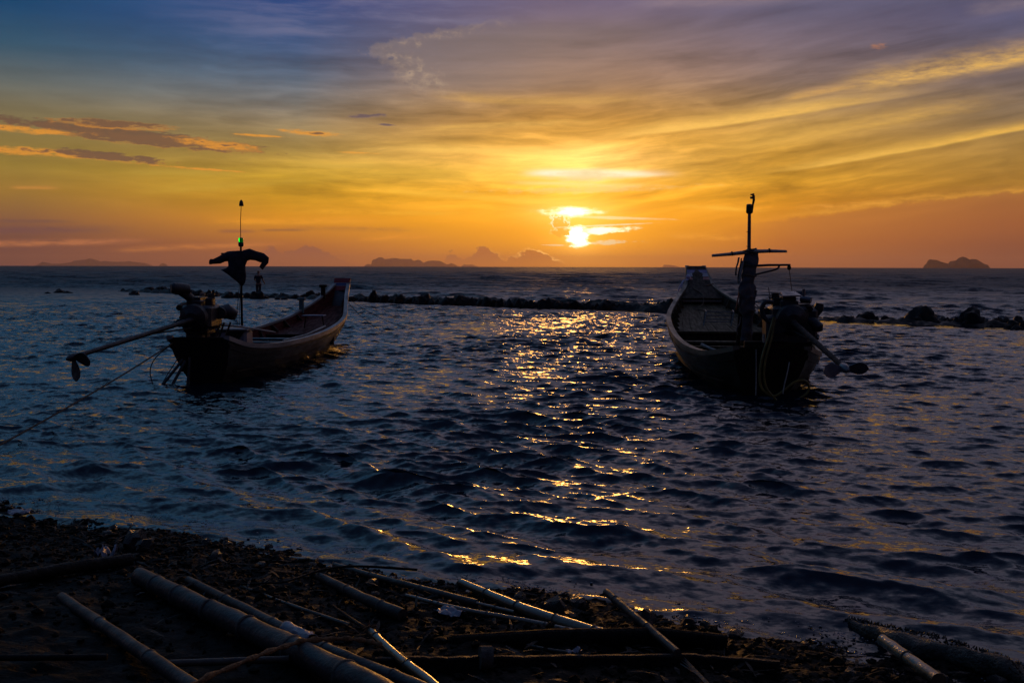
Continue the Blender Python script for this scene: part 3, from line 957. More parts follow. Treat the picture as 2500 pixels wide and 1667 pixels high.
def hull_shell(hull, root, m_out, m_rail, m_in, ns=44):
    ts = [0.0, 0.08, 0.2, 0.2, 0.34, 0.34, 0.5, 0.5, 0.66, 0.66, 0.83, 0.83, 1.0]
    lap = [0, 0, 0, -.006, 0, -.006, 0, -.006, 0, -.006, 0, -.006, 0]
    S = [hull.L * i / ns for i in range(ns + 1)]
    mb = MB()
    rows = []
    for s in S:
        row = [hull.point(s, t, -1, l) for t, l in zip(ts, lap)][::-1] + [hull.point(s, t, 1, l) for t, l in zip(ts, lap)]
        rows.append(row)
    mb.strip(rows)
    n = len(rows[0])
    mb.f.append(tuple(range(n)))                      # stern face
    mb.f.append(tuple(range(ns * n + n - 1, ns * n - 1, -1)))
    o = mb.build('hull', m_out, root, fix=False)
    # inner skin
    mb = MB()
    for side in (-1, 1):
        rows = [[hull.point(s, t, side, 0.045) + Vector((0, 0.03 if s < 0.1 else (-0.03 if s > hull.L - 0.1 else 0), 0.012 * (t < 1))) for t in (0.02, 0.2, 0.4, 0.6, 0.8, 0.985)] for s in S]
        mb.strip(rows)
    mb.build('lining', m_in, root)
    # gunwale caps and rubbing strakes, one each side
    for side in (-1, 1):
        rows = []
        for s in S:
            p = hull.point(s, 1, side)
            c = Vector((side, 0, 0))
            rows.append([p + c * 0.035 + Vector((0, 0, 0.03)), p - c * 0.065 + Vector((0, 0, 0.03)), p - c * 0.065 - Vector((0, 0, 0.02)), p + c * 0.035 - Vector((0, 0, 0.05))])
        mb = MB().strip(rows, closed=True)
        mb.f.append((3, 2, 1, 0))
        k = ns * 4
        mb.f.append((k, k + 1, k + 2, k + 3))
        mb.build('gunwale', m_rail, root)
        rows = []
        for s in S:
            p = hull.point(s, 0.80, side)
            q = hull.point(s, 0.88, side)
            c = Vector((side, 0, 0))
            rows.append([q - c * .01, q + c * 0.022, p + c * 0.022, p - c * .01])
        mb = MB().strip(rows, closed=True)
        mb.f.append((3, 2, 1, 0))
        mb.f.append((k, k + 1, k + 2, k + 3))
        mb.build('rubbing_strake', m_out, root)
    return o


def rib_mesh(hull, s, side, zf):
    """a sawn knee between the floor and the gunwale, with a bevelled inner edge"""
    w, h = hull.at(s)
    z0 = zf(s, h)
    o = hull.point(s, 0.97, side, 0.05)
    pts = []
    tt = [0.97, 0.8, 0.6, 0.42]
    out = [hull.point(s, t, side, 0.046) for t in tt if hull.point(s, t, side).z > z0 - 0.02]
    if len(out) < 2:
        out = [hull.point(s, 0.97, side, 0.046), hull.point(s, 0.7, side, 0.046)]
    d = Vector((-side, 0, 0))
    inn = [out[0] + d * 0.045] + [p + d * 0.06 for p in out[1:-1]] + [out[-1] + d * 0.18]
    poly = out + inn[::-1]
    y = out[0].y
    poly = [Vector((p.x, y, p.z)) for p in poly]
    return MB().plate(poly, (0, 0.06, 0))


def rig_engine(root, cx, cy, cz, shaft_end, mirror=1, low=0.42):
    """car engine on a swivel, with its long tail shaft and propeller"""
    eng = MB()
    eng.box((cx, cy, cz), (0.54, 0.62, 0.40))
    eng.box((cx - (.42 - low) / 2, cy + .02, cz - 0.30), (low, 0.46, 0.22))
    eng.box((cx, cy + 0.02, cz - 0.22), (0.30, 0.50, 0.16))
    eng.box((cx - 0.02, cy, cz + 0.22), (0.26, 0.58, 0.14))
    eng.box((cx - 0.02, cy, cz + 0.31), (0.20, 0.50, 0.07))
    e = eng.build('engine', M['iron'], root)
    e['label'] = 'black car engine on a swivel mount at the stern'

    def part(name, mb, m): return mb.build(name, M[m], e)
    part('flywheel_housing', MB().tube([(cx, cy - 0.31, cz), (cx, cy - 0.40, cz), (cx, cy - 0.46, cz - .02)], [0.24, 0.22, 0.11], 18), 'iron')
    part('pulley', MB().rod((cx, cy + 0.32, cz - 0.06), (cx, cy + 0.39, cz - 0.06), 0.12, 16).rod((cx + .12 * mirror, cy + 0.33, cz + 0.14), (cx + .12 * mirror, cy + 0.38, cz + 0.14), 0.07, 14), 'iron')
    part('alternator', MB().rod((cx + 0.31 * mirror, cy + 0.05, cz + 0.06), (cx + 0.31 * mirror, cy + 0.30, cz + 0.06), 0.10, 14).box((cx + .25 * mirror, cy + 0.18, cz + .06), (.12, .06, .08)), 'iron')
    part('starter_motor', MB().rod((cx - 0.28 * mirror, cy - 0.28, cz - 0.10), (cx - 0.28 * mirror, cy + 0.02, cz - 0.10), 0.07, 12).rod((cx - .28 * mirror, cy - .2, cz - .01), (cx - .28 * mirror, cy - .02, cz - .01), .035, 10), 'iron')
    part('exhaust_manifold', MB().tube([(cx - 0.15 * mirror, cy + 0.22, cz + 0.18), (cx - 0.28 * mirror, cy + 0.16, cz + 0.20), (cx - 0.30 * mirror, cy - 0.05, cz + 0.19), (cx - 0.28 * mirror, cy - 0.28, cz + 0.16)], [.045, .05, .055, .05], 10), 'rust')
    part('valve_cover_cap', MB().rod((cx - .02, cy + 0.14, cz + 0.34), (cx - .02, cy + 0.14, cz + 0.40), 0.045, 12), 'steel')
    part('carburettor', MB().box((cx + 0.18 * mirror, cy - 0.04, cz + 0.26), (0.13, 0.16, 0.14)).rod((cx + .2 * mirror, cy - .04, cz + .30), (cx + .2 * mirror, cy - .04, cz + .40), .06, 12), 'iron')
    fr = MB()
    for dx in (-0.2, 0.2):
        fr.rod((cx + dx, cy - 0.30, cz - 0.20), (cx + dx, cy + 0.36, cz - 0.20), 0.022, 8)
        fr.rod((cx + dx, cy + 0.3, cz - 0.20), (cx + dx * 0.6, cy + 0.20, cz - 0.52), 0.02, 8)
        fr.rod((cx + dx, cy - 0.3, cz - 0.20), (cx + dx * 0.4, cy - 0.02, cz - 0.46), 0.02, 8)
    fr.rod((cx, cy, cz - 0.62), (cx, cy, cz - 0.28), 0.05, 10)
    part('swivel_mount', fr, 'iron')
    a = Vector((cx, cy - 0.44, cz - 0.03))
    b = Vector(shaft_end)
    d = (b - a).normalized()
    part('tail_shaft', MB().tube([a, a.lerp(b, .04), a.lerp(b, .5), a.lerp(b, .96), b], [.055, .042, .040, .036, .04], 12), 'rust' if mirror < 0 else 'iron')
    part('shaft_brace', MB().rod(a + Vector((0, 0, -.14)), a.lerp(b, 0.36) + Vector((0, 0, -0.03)), 0.014, 6), 'iron')
    return e, a, b, d


def propeller(e, b, d, r, blades, m='iron'):
    """hub and flat rounded blades, each set at its own angle round the shaft"""
    hub = MB().tube([b - d * 0.05, b, b + d * 0.10, b + d * 0.16], [.05, .06, .05, .018], 12).build('propeller', M[m], e)
    u = d.cross(Vector((0, 0, 1))).normalized()
    w = u.cross(d).normalized()
    mb = MB()
    for an in blades:
        ra = u * math.cos(an) + w * math.sin(an)
        ta = (d.cross(ra)).normalized()
        pitch = (ta * 0.94 + d * 0.30).normalized()
        rows = []
        for i in range(9):
            f = i / 8
            half = r * 0.46 * math.sin(math.pi * min(1, 0.16 + f * 0.84)) ** 0.6 * (0.45 + 0.75 * f) if f < 1 else 0.01
            c = b + d * 0.04 + ra * (0.045 + f * r) + d * (0.05 * f * f)
            nn = pitch.cross(ra).normalized() * 0.007
            rows.append([c - pitch * half + nn, c + nn * 1.4, c + pitch * half + nn, c + pitch * half - nn, c - nn * 1.4, c - pitch * half - nn])
        mb.strip(rows, closed=True)
    # blades share the hub casting: the same part
    mb.build('propeller_blade', M['steel'] if m == 'steel' else M[m], e)
    return hub


# ------------------------------------------------------------ boat, nearer left
LB = Hull([(0, .50, .80), (0.6, .60, .65), (1.2, .70, .58), (2, .83, .54), (4, .92, .54), (6, .88, .59), (8, .72, .73), (9.2, .50, .98), (10, .34, 1.2), (10.9, .20, 1.50)], .42, 2.3, -0.28)
lb = empty('longtail_boat', (-5.25, 16.6, 0.0), R(-2.9))
tag(lb, 'dark longtail fishing boat with pale gunwale and red interior, moored on the left', 'boat', 'moored longtail fishing boats')
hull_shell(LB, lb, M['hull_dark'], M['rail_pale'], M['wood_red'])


def lb_floor(s, h): return 0.17
mbf = [plank_mesh(LB, 0.5, 6.4, -0.84 + 0.21 * i, -0.84 + 0.21 * i + 0.2, lambda s, h: 0.19, 0.025) for i in range(8)]
for q in mbf:
    q.build('floor_plank', M['wood_dark'], lb)
for i in range(8):
    plank_mesh(LB, 6.4, 10.0, -0.86 + 0.215 * i, -0.86 + 0.215 * i + 0.206, lambda s, h: 0.40 + (s - 6.4) ** 1.5 * 0.078, 0.025, 8).build('deck_plank', M['wood_red'], lb)
for s in (1.5, 2.6, 3.5, 4.4, 5.2, 6.0, 6.8, 7.6, 8.4):
    for side in (-1, 1):
        rib_mesh(LB, s, side, lambda s_, h: 0.2 if s_ < 6.4 else 0.42).build('rib', M['wood_dark'], lb)


def thwart(hull, root, s, z, d, th, m, name='thwart', w=0.93):
    hw, h = hull.at(s)
    return MB().box((0, s, z), (2 * hw * w, d, th)).build(name, M[m], root)


for s, z in ((3.3, .40), (4.15, .40), (5.0, .41)):
    thwart(LB, lb, s, z, 0.20, 0.035, 'paint_teal')
thwart(LB, lb, 6.38, 0.30, 0.04, 0.24, 'wood_dark', 'bulkhead', 0.95)
# painted engine box across the boat behind the engine
BXX = -.10
bx = MB().box((BXX, 1.72, 0.62), (0.86, 0.42, 0.40)).build('engine_box', M['paint_white'], lb)
for k in (-0.22, 0.22):
    MB().plate([(BXX + k - 0.18, 1.500, .80), (BXX + k + .18, 1.500, .80), (BXX + k, 1.500, .55)], (0, 0.008, 0)).build('painted_triangle', M['hull_dark'], bx)
MB().box((BXX, 1.72, 0.83), (0.92, 0.48, 0.03)).build('lid', M['rail_pale'], bx)
# small pale seat board on the foredeck, on trestle legs
sb = MB().box((0.10, 7.4, 0.80), (0.52, 0.30, 0.03)).build('seat_board', M['paint_white'], lb)
for dx in (-.2, .2):
    MB().rod((0.10 + dx, 7.4, .785), (0.10 + dx * 1.2, 7.4, .50), .015, 6).build('board_leg', M['wood_dark'], sb)
# oar lying along the starboard side
MB().tube([(0.30, 4.0, .45), (0.52, 5.0, .50), (0.66, 6.2, .62)], [.02, .022, .022], 8).build('oar', M['wood_pale'], lb)
# posts on the bow quarter
for x, s, hh in ((-0.56, 8.75, 0.36), (-0.30, 10.0, 0.34), ):
    w, h = LB.at(s)
    MB().box((x, s, h + hh / 2 - .08), (0.11, 0.10, hh)).box((x, s, h + hh - .08), (0.19, 0.13, 0.07)).build('mooring_post', M['paint_teal'] if s < 9 else M['wood_dark'], lb)
# flat bow board with painted bands
bb = empty('bow_board', (0, 0, 0)); bb.parent = lb
for z0, z1, m_, nm in ((1.33, 1.45, 'paint_red', 'painted_band'), (1.45, 1.475, 'paint_white', 'painted_band'), (1.475, 1.515, 'paint_blue', 'painted_band'), (1.515, 1.535, 'paint_white', 'painted_band'), (1.535, 1.66, 'paint_red', 'painted_band')):
    f0, f1 = (z0 - 1.2) / .46, (z1 - 1.2) / .46
    w0, w1 = .20 + .025 * f0, .20 + .025 * f1
    y0, y1 = 10.60 + .40 * f0, 10.60 + .40 * f1
    MB().plate([(-w0, y0, z0), (w0, y0, z0), (w1, y1, z1 - .004), (-w1, y1, z1 - .004)], (0, .06, -.02)).build(nm, M[m_], bb)
# engine, tail and propeller
le, la_, lb_, ld = rig_engine(lb, -0.14, 0.55, 1.12, (-0.90, -2.42, 0.69), mirror=1, low=.28)
propeller(le, lb_, ld, 0.30, (math.radians(185), math.radians(262)), 'iron')
MB().tube(smooth_path([(-.22, .35, 1.42), (-.29, .28, 1.50), (-.35, .2, 1.56)], 4), [.075] * 9, 12).tube([(-.24, .30, 1.59), (-.27, .28, 1.59), (-.45, .12, 1.62), (-.48, .10, 1.62)], [.08, .10, .10, .07], 18).build('air_filter', M['iron'], le)
MB().rod((.08, .55, 1.35), (.08, .55, 1.58), .025, 8).box((.06, .55, 1.48), (.22, .10, .03)).build('exhaust_pipe', M['rust'], le)
MB().tube([(.12, .72, 1.20), (.22, .80, 1.20), (.29, .86, 1.15), (.27, .86, 1.06)], [.10, .14, .13, .08], 14).build('radiator_drum', M['iron'], le)
MB().tube([(-.20, .3, 1.42), (-.27, .22, 1.3), (-.24, .22, 1.2), (-.22, .3, 1.1)], [.018] * 4, 8).build('fuel_hose', M['rust'], le)
MB().tube([(.02, .80, .97), (.28, 1.35, .90), (.56, 2.55, .72)], [.02, .018, .016], 8).build('tiller', M['rail_pale'], le)
MB().box((-.1, .50, .695), (.66, .26, .08)).box((0, .16, .735), (.96, .10, .11)).build('engine_bearer', M['wood_dark'], lb)
for dx, y in ((.14, .9), (.22, 1.0)):
    MB().rod((dx, y, 1.0), (dx - .16, y + .05, .62), .018, 6).build('strut', M['iron'], lb)
# struts and hoses hanging over the stern quarter
for a_, b_ in (((-.30, .10, .42), (-.62, -.22, -.08)), ((-.24, .05, .40), (-.44, -.2, -.08)), ((-.20, .15, .45), (-.2, .0, -.08))):
    MB().rod(a_, b_, .026, 8).build('stern_strut', M['iron'], lb)
# mast
ms = empty('mast', (-.34, 0, 0)); ms.parent = lb
MB().tube([(-.02, 3.4, .2), (-.02, 3.4, 1.3), (-.015, 3.4, 2.42)], [.026, .024, .02], 10).build('pole', M['wood_dark'], ms)
MB().tube([(-.015, 3.4, 2.42), (-.012, 3.4, 2.9), (0.01, 3.4, 3.22)], [.008, .007, .006], 6).build('antenna', M['iron'], ms)
MB().tube([(.01, 3.4, 3.18), (.01, 3.4, 3.20), (.01, 3.4, 3.26), (.01, 3.4, 3.29), (.01, 3.4, 3.305)], [.045, .046, .036, .022, .005], 12).build('antenna_cap', M['rubber'], ms)
MB().tube([(-.012, 3.4, 2.37), (-.012, 3.4, 2.39), (-.012, 3.4, 2.455), (-.012, 3.4, 2.46)], [.03, .052, .052, .046], 14).build('lamp_base', M['rubber'], ms)
MB().tube([(-.012, 3.4, 2.461), (-.012, 3.4, 2.47), (-.012, 3.4, 2.545), (-.012, 3.4, 2.555)], [.044, .046, .046, .03], 16).build('lamp_lens', M['green_lens'], ms)
for dx in (-.10, -.055):
    MB().tube([(dx * .5, 3.38, 1.62), (dx * 1.1, 3.36, 1.0), (dx, 3.36, .42)], .006, 6).build('stay', M['rope'], ms)
for k in range(6):
    MB().rod((-.108, 3.362, .55 + k * .15), (-.062, 3.36, .57 + k * .15), .005, 5).build('ratline', M['rope'], ms)
MB().rod((-.42, 3.4, 2.235), (.40, 3.4, 2.25), .014, 8).build('crossbar', M['wood_dark'], ms)

# shirt hung on the crossbar like a scarecrow
def build_shirt():
    t = empty('shirt', (0, 0, 0))
    mw = lb.matrix_basis
    W0 = Vector((-5.25, 16.6, 0)) + Matrix.Rotation(R(-2.9), 3, 'Z') @ Vector((-.36, 3.4, 0))
    t.location = W0

    def loft(sec, name):
        rows = []
        for cx, cz, rx, ry, ax in sec:          # ring centre, radii, axis angle in the xz plane
            row = []
            for k in range(16):
                an = 2 * math.pi * k / 16
                p = Vector((math.cos(an) * rx * math.cos(ax), math.sin(an) * ry, math.cos(an) * rx * math.sin(ax)))
                p += Vector((cx, 0, cz))
                p += mnoise.noise_vector(p * 7.0) * 0.022
                row.append(p)
            rows.append(row)
        mb = MB().strip(rows, closed=True)
        mb.f.append(tuple(range(15, -1, -1)))
        n = (len(rows) - 1) * 16
        mb.f.append(tuple(range(n, n + 16)))
        return mb.build(name, M['cloth_dark'], t)
    loft2 = lambda sec, nm: loft([(a, b, c * 1.18, d, e) for a, b, c, d, e in sec], nm)
    loft2([(0.0, 2.29, .09, .07, 0), (-.03, 2.24, .20, .09, .05), (-.06, 2.12, .17, .11, .05), (-.08, 2.00, .15, .12, .02), (-.11, 1.93, .17, .13, -.1), (-.15, 1.85, .22, .12, -.25), (-.12, 1.76, .19, .10, -.5), (-.05, 1.67, .10, .07, -.65), (-.012, 1.61, .03, .03, -.7)], 'body')
    h = math.pi / 2
    loft2([(-.12, 2.19, .09, .08, h), (-.26, 2.175, .085, .075, h), (-.34, 2.15, .07, .065, h + .3), (-.42, 2.11, .058, .055, h + .2), (-.54, 2.085, .05, .05, h), (-.60, 2.08, .055, .05, h), (-.63, 2.07, .04, .04, h)], 'sleeve')
    loft2([(.06, 2.19, .10, .08, h), (.18, 2.215, .095, .08, h), (.30, 2.19, .085, .075, h - .15), (.42, 2.155, .085, .07, h - .4), (.49, 2.11, .075, .06, h - .9), (.485, 2.05, .06, .05, h - 1.6), (.43, 1.99, .045, .045, h - 2.2), (.40, 1.945, .04, .03, h - 2.2)], 'sleeve')
    MB().plate([(-.33, 0, 1.93), (-.22, .0, 1.78), (-.12, .02, 1.69), (-.2, .03, 1.9)], (0, .01, 0)).build('hem_flap', M['cloth_red'], t)
    tag(t, 'dark long sleeved shirt spread on the mast of the left boat like a scarecrow', 'shirt')


build_shirt()

# ------------------------------------------------------------ boat on the right
RB = Hull([(0, .55, .76), (.6, .82, .64), (1.2, .99, .60), (2.3, 1.17, .65), (4.1, 1.21, .76), (6.3, 1.12, .90), (8.0, .92, 1.04), (9.8, .60, 1.28), (10.7, .36, 1.52), (11.3, .27, 1.80), (11.8, .24, 2.00)], .45, 2.6, -0.30)
rb = empty('longtail_boat', (3.98, 15.2, 0.0), R(-4.7))
tag(rb, 'larger longtail fishing boat with open planked foredeck, stern toward the viewer on the right', 'boat', 'moored longtail fishing boats')
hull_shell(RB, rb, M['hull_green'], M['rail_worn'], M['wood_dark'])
for i in range(9):
    plank_mesh(RB, 0.5, 5.7, -0.86 + 0.191 * i, -0.86 + 0.191 * i + 0.183, lambda s, h: 0.20, 0.025).build('floor_plank', M['wood_dark'], rb)
for i in range(11):
    plank_mesh(RB, 5.75, 9.9, -0.86 + 0.1565 * i, -0.86 + 0.1565 * i + 0.1495, lambda s, h: h - 0.245 + 0.004 * ((i * 7) % 3), 0.03, 8).build('deck_plank', M['wood_deck'], rb)
thwart(RB, rb, 5.72, 0.52, 0.04, 0.20, 'wood_dark', 'bulkhead', 0.93)
thwart(RB, rb, 5.70, 0.62, 0.09, 0.05, 'wood_deck', 'deck_beam', 0.95)
thwart(RB, rb, 9.95, 1.14, 0.07, 0.06, 'wood_pale', 'deck_beam', 0.93)
for s, z, d in ((4.55, .50, .30), (3.3, .50, .14), (2.2, .50, .14), (1.5, .49, .12)):
    thwart(RB, rb, s, z, d, 0.045, 'wood_deck')
for s in (1.0, 1.9, 2.8, 3.6, 4.4, 5.2, 6.0, 6.7, 7.4, 8.1, 8.8, 9.4):
    for side in (-1, 1):
        rib_mesh(RB, s, side, lambda s_, h: 0.22 if s_ < 5.7 else h - 0.24).build('rib', M['wood_deck'], rb)
# raised bow: closed cheek and striped board
ck = MB()
rows = []
for s, dz in ((9.9, -.10), (10.4, -.02), (10.8, .0), (11.3, .0), (11.75, 0)):
    w, h = RB.at(s)
    rows.append([(-w * .93, s - .05, h + dz), (0, s - .09, h + dz + .02), (w * .93, s - .05, h + dz)])
ck.strip(rows)
ck.build('bow_deck', M['wood_dark'], rb)
bb = empty('bow_board', (0, 0, 0)); bb.parent = rb
for z0, z1, m_ in ((1.52, 1.66, 'wood_dark'), (1.66, 1.74, 'paint_red'), (1.74, 1.84, 'paint_white'), (1.84, 1.92, 'paint_blue'), (1.92, 2.02, 'wood_dark')):
    f0, f1 = (z0 - 1.52) / .5, (z1 - 1.52) / .5
    w0, w1 = .30 - .06 * f0, .30 - .06 * f1
    y0, y1 = 10.62 + 1.05 * f0, 10.62 + 1.05 * f1
    MB().plate([(-w0, y0, z0), (w0, y0, z0), (w1, y1, z1 - .004), (-w1, y1, z1 - .004)], (0, .05, -.03)).build('painted_band', M[m_], bb)
for x, s, hh in ((0.86, 8.3, .40),):
    w, h = RB.at(s)
    MB().tube([(x, s, h - .12), (x, s, h + hh)], [.075, .085], 10).build('mooring_post', M['wood_dark'], rb)
    MB().box((x + .01, s, h + hh + .01), (.19, .17, .06)).build('mooring_post', M['wood_dark'], rb)
# mast with crossbar, lamp and little boom
ms = empty('mast', (0, 0, 0)); ms.parent = rb
mx, my = -.24, .85
MB().tube([(mx + .03, my, .2), (mx + .02, my, 1.0), (mx, my, 2.0)], [.055, .05, .045], 12).build('pole', M['wood_dark'], ms)
MB().rod((mx - .14, my + .25, .25), (mx - .09, my + .1, 1.45), .04, 10).build('pole_brace', M['wood_dark'], ms)
MB().tube([(mx, my, 1.98), (mx - .005, my, 2.35), (mx - .01, my, 2.84)], [.032, .029, .026], 12).build('mast_tube', M['steel'], ms)
MB().tube([(mx - .01, my, 2.835), (mx - .01, my, 2.85), (mx - .01, my, 2.858)], [.012, .042, .048], 12).build('lamp_base', M['rubber'], ms)
MB().tube([(mx - .015, my, 2.86), (mx - .015, my, 2.87), (mx - .015, my, 2.99), (mx - .015, my, 3.0)], [.046, .05, .046, .03], 14).build('lamp_lens', M['lens_dark'], ms)
MB().tube([(mx + .03, my, 2.86), (mx + .04, my, 2.98), (mx + .055, my, 3.06), (mx + .05, my, 3.13), (mx + .025, my, 3.155)], [.014, .016, .02, .022, .012], 10).box((mx + .02, my, 3.10), (.05, .05, .035)).rod((mx + .0, my, 3.145), (mx + .06, my, 3.16), .012, 8).build('aerial_clamp', M['rubber'], ms)
for z, a_ in ((2.32, 2.8), (2.55, 2.7)):
    MB().rod((mx, my - .03, z), (mx - .055, my - .035, z + .005), .005, 5).build('cleat', M['iron'], ms)
MB().tube([(mx - .60, my - .06, 2.175), (mx - .3, my - .06, 2.20), (mx - .02, my - .06, 2.235)], [.022, .028, .034], 8).tube([(mx - .03, my - .06, 2.24), (mx + .3, my - .06, 2.25), (mx + .58, my - .06, 2.245)], [.034, .028, .020], 8).build('crossbar', M['wood_pale'], ms)
for dx in (-.28, .31):
    MB().tube([(mx + dx - .012, my - .06, 2.205 + .05 * (dx > 0)), (mx + dx + .012, my - .06, 2.21 + .05 * (dx > 0))], .036, 8).build('lashing', M['rope'], ms)
MB().tube([(mx + .02, my - .02, 2.01), (mx + .3, my - .02, 2.025), (mx + .65, my - .02, 2.03)], [.022, .02, .017], 8).build('boom', M['iron'], ms)
MB().tube(smooth_path([(mx + .02, my - .02, 1.85), (mx + .2, my - .02, 1.90), (mx + .38, my - .02, 1.945), (mx + .45, my - .02, 1.975), (mx + .48, my - .02, 2.022)], 4), .016, 8).build('boom_brace', M['iron'], ms)
MB().ball((mx + .63, my - .02, 1.985), .032, 10, 8, (1, .7, 1.3)).build('pulley_block', M['wood_dark'], ms)
MB().tube([(mx + .635, my - .02, 1.95), (mx + .65, my - .05, 1.80), (mx + .67, my - .1, 1.60)], .006, 6).build('hoist_rope', M['rope'], ms)
# engine
re_, ra_, rb_, rd = rig_engine(rb, 0.28, 0.30, 1.20, (0.47, -2.5, 0.72), mirror=-1)
propeller(re_, rb_, rd, 0.24, (math.radians(178), math.radians(-8)), 'steel')
MB().tube([(.46, .2, 1.50), (.54, .15, 1.50), (.60, .12, 1.49)], [.05, .055, .05], 10).rod((.50, .2, 1.50), (.50, .2, 1.66), .022, 8).build('exhaust_pipe', M['steel'], re_)
MB().tube([(.55, .3, 1.15), (.66, .25, 1.24), (.74, .22, 1.36), (.75, .22, 1.44)], [.06, .07, .075, .06], 12).build('air_filter', M['iron'], re_)
MB().tube([(.5, .1, 1.2), (.62, .05, 1.16), (.70, 0, 1.08), (.72, 0, 1.02)], [.05, .08, .08, .04], 10).build('water_pump', M['iron'], re_)
hz = MB().tube(smooth_path([(.0, .0, 1.46), (-.12, -.05, 1.46), (-.17, -.05, 1.36), (-.12, -.05, 1.22), (.0, -.05, 1.12)], 5), .035, 10)
hz.build('coolant_hose', M['rubber'], re_)
MB().tube([(.02, .3, 1.50), (.0, .3, 1.58), (-.02, .3, 1.68)], .006, 5).build('dipstick', M['iron'], re_)
MB().box((.52, .26, 1.14), (.36, .42, .46)).box((.50, .26, 1.39), (.22, .3, .07)).build('fuel_tank', M['iron'], re_)
MB().box((.08, .2, 1.04), (.34, .44, .44)).rod((.08, -.03, 1.10), (.08, -.10, 1.10), .12, 14).build('gearbox', M['iron'], re_)
MB().rod((.16, .35, 1.42), (.34, .35, 1.42), .13, 16).build('cooling_drum', M['iron'], re_)
cap = MB().plate([(.14, -.02, 1.54), (.42, -.02, 1.55), (.38, .25, 1.60), (.16, .25, 1.60)], (0, 0, .02))
cap.build('engine_cover', M['steel'], re_)
for k in range(5):
    MB().rod((.0 + .035 * k, .2, 1.48), (-.03 + .05 * k, .18, 1.545 + .012 * ((k * 3) % 4)), .009, 5).build('spark_lead', M['rubber'], re_)
MB().box((.16, .32, .76), (.95, .26, .10)).box((.1, .06, .79), (1.02, .10, .14)).build('engine_bearer', M['wood_dark'], rb)
MB().box((.30, .16, .93), (.52, .3, .26)).build('battery_box', M['iron'], rb)
for dx in (-.12, -.02, .1):
    MB().rod((dx, .02, .84), (dx, .02, .97), .02, 8).build('stanchion', M['wood_pale'], rb)
MB().tube([(.62, -.02, .84), (.66, -.12, .96), (.64, -.2, .92)], [.03, .028, .02], 8).build('tiller_stub', M['iron'], re_)
# pale pole stowed along the starboard side
MB().tube([(.80, 4.6, .86), (.83, 6.2, .97), (.80, 8.3, 1.13)], [.035, .035, .03], 10).build('stowed_pole', M['rail_pale'], rb)
MB().tube([(-.86, 1.9, .66), (-.72, 1.72, .60), (-.56, 1.55, .555)], [.028, .022, .026], 8).build('tiller_handle', M['wood_pale'], rb)

# low metal frame standing on the foredeck
fr = empty('metal_frame', (0, 0, 0))
FW0 = Matrix.Translation((3.98, 15.2, 0)) @ Matrix.Rotation(R(-4.7), 4, 'Z')
fr.matrix_world = FW0 @ Matrix.Translation((0.05, 7.0, .70))
for x in (-.30, .30):
    MB().tube([(x - .06, -.28, 0), (x + .02, -.12, .30), (x + .02, .12, .33), (x + .0, .3, .02)], .012, 6).build('end_hoop', M['steel'], fr)
for z, y in ((.14, -.2), (.22, -.15), (.30, -.1)):
    MB().rod((-.30, y, z), (.31, y, z), .010, 6).build('rail', M['steel'], fr)
MB().rod((-.29, .26, .06), (.30, .26, .06), .010, 6).build('rail', M['steel'], fr)
tag(fr, 'low wire metal frame standing on the foredeck of the right boat', 'frame')

# garland of cloth on the bow of the right boat
def bow_garland():
    mb = MB()
    w = FW0
    rnd = random.Random(3)
    for k in range(9):
        p0 = w @ Vector((-.34 + rnd.uniform(-.05, .05), 10.9 + rnd.uniform(-.1, .1), 1.66 - .02 * k))
        pts = [p0, p0 + Vector((-.05 + rnd.uniform(-.04, .04), 0, -.13)), p0 + Vector((-.08 + rnd.uniform(-.06, .06), 0, -.28)), p0 + Vector((-.07 + rnd.uniform(-.08, .08), 0, -.42 - rnd.random() * .12))]
        mb.tube(smooth_path(pts, 3), [.03, .045, .04, .05, .045, .04, .035, .03, .03, .015], 6, flat=.4, jit=.5)
    for k in range(6):
        c = w @ Vector((-.31 + rnd.uniform(-.04, .05), 10.95, 1.66 + rnd.uniform(-.08, .08)))
        mb.ball(c, .05 + rnd.random() * .025, 8, 6)
    o = mb.build('garland', M['garland'], None)
    tag(o, 'pale pink and white cloth garland tied to the bow of the right boat', 'garland')


bow_garland()


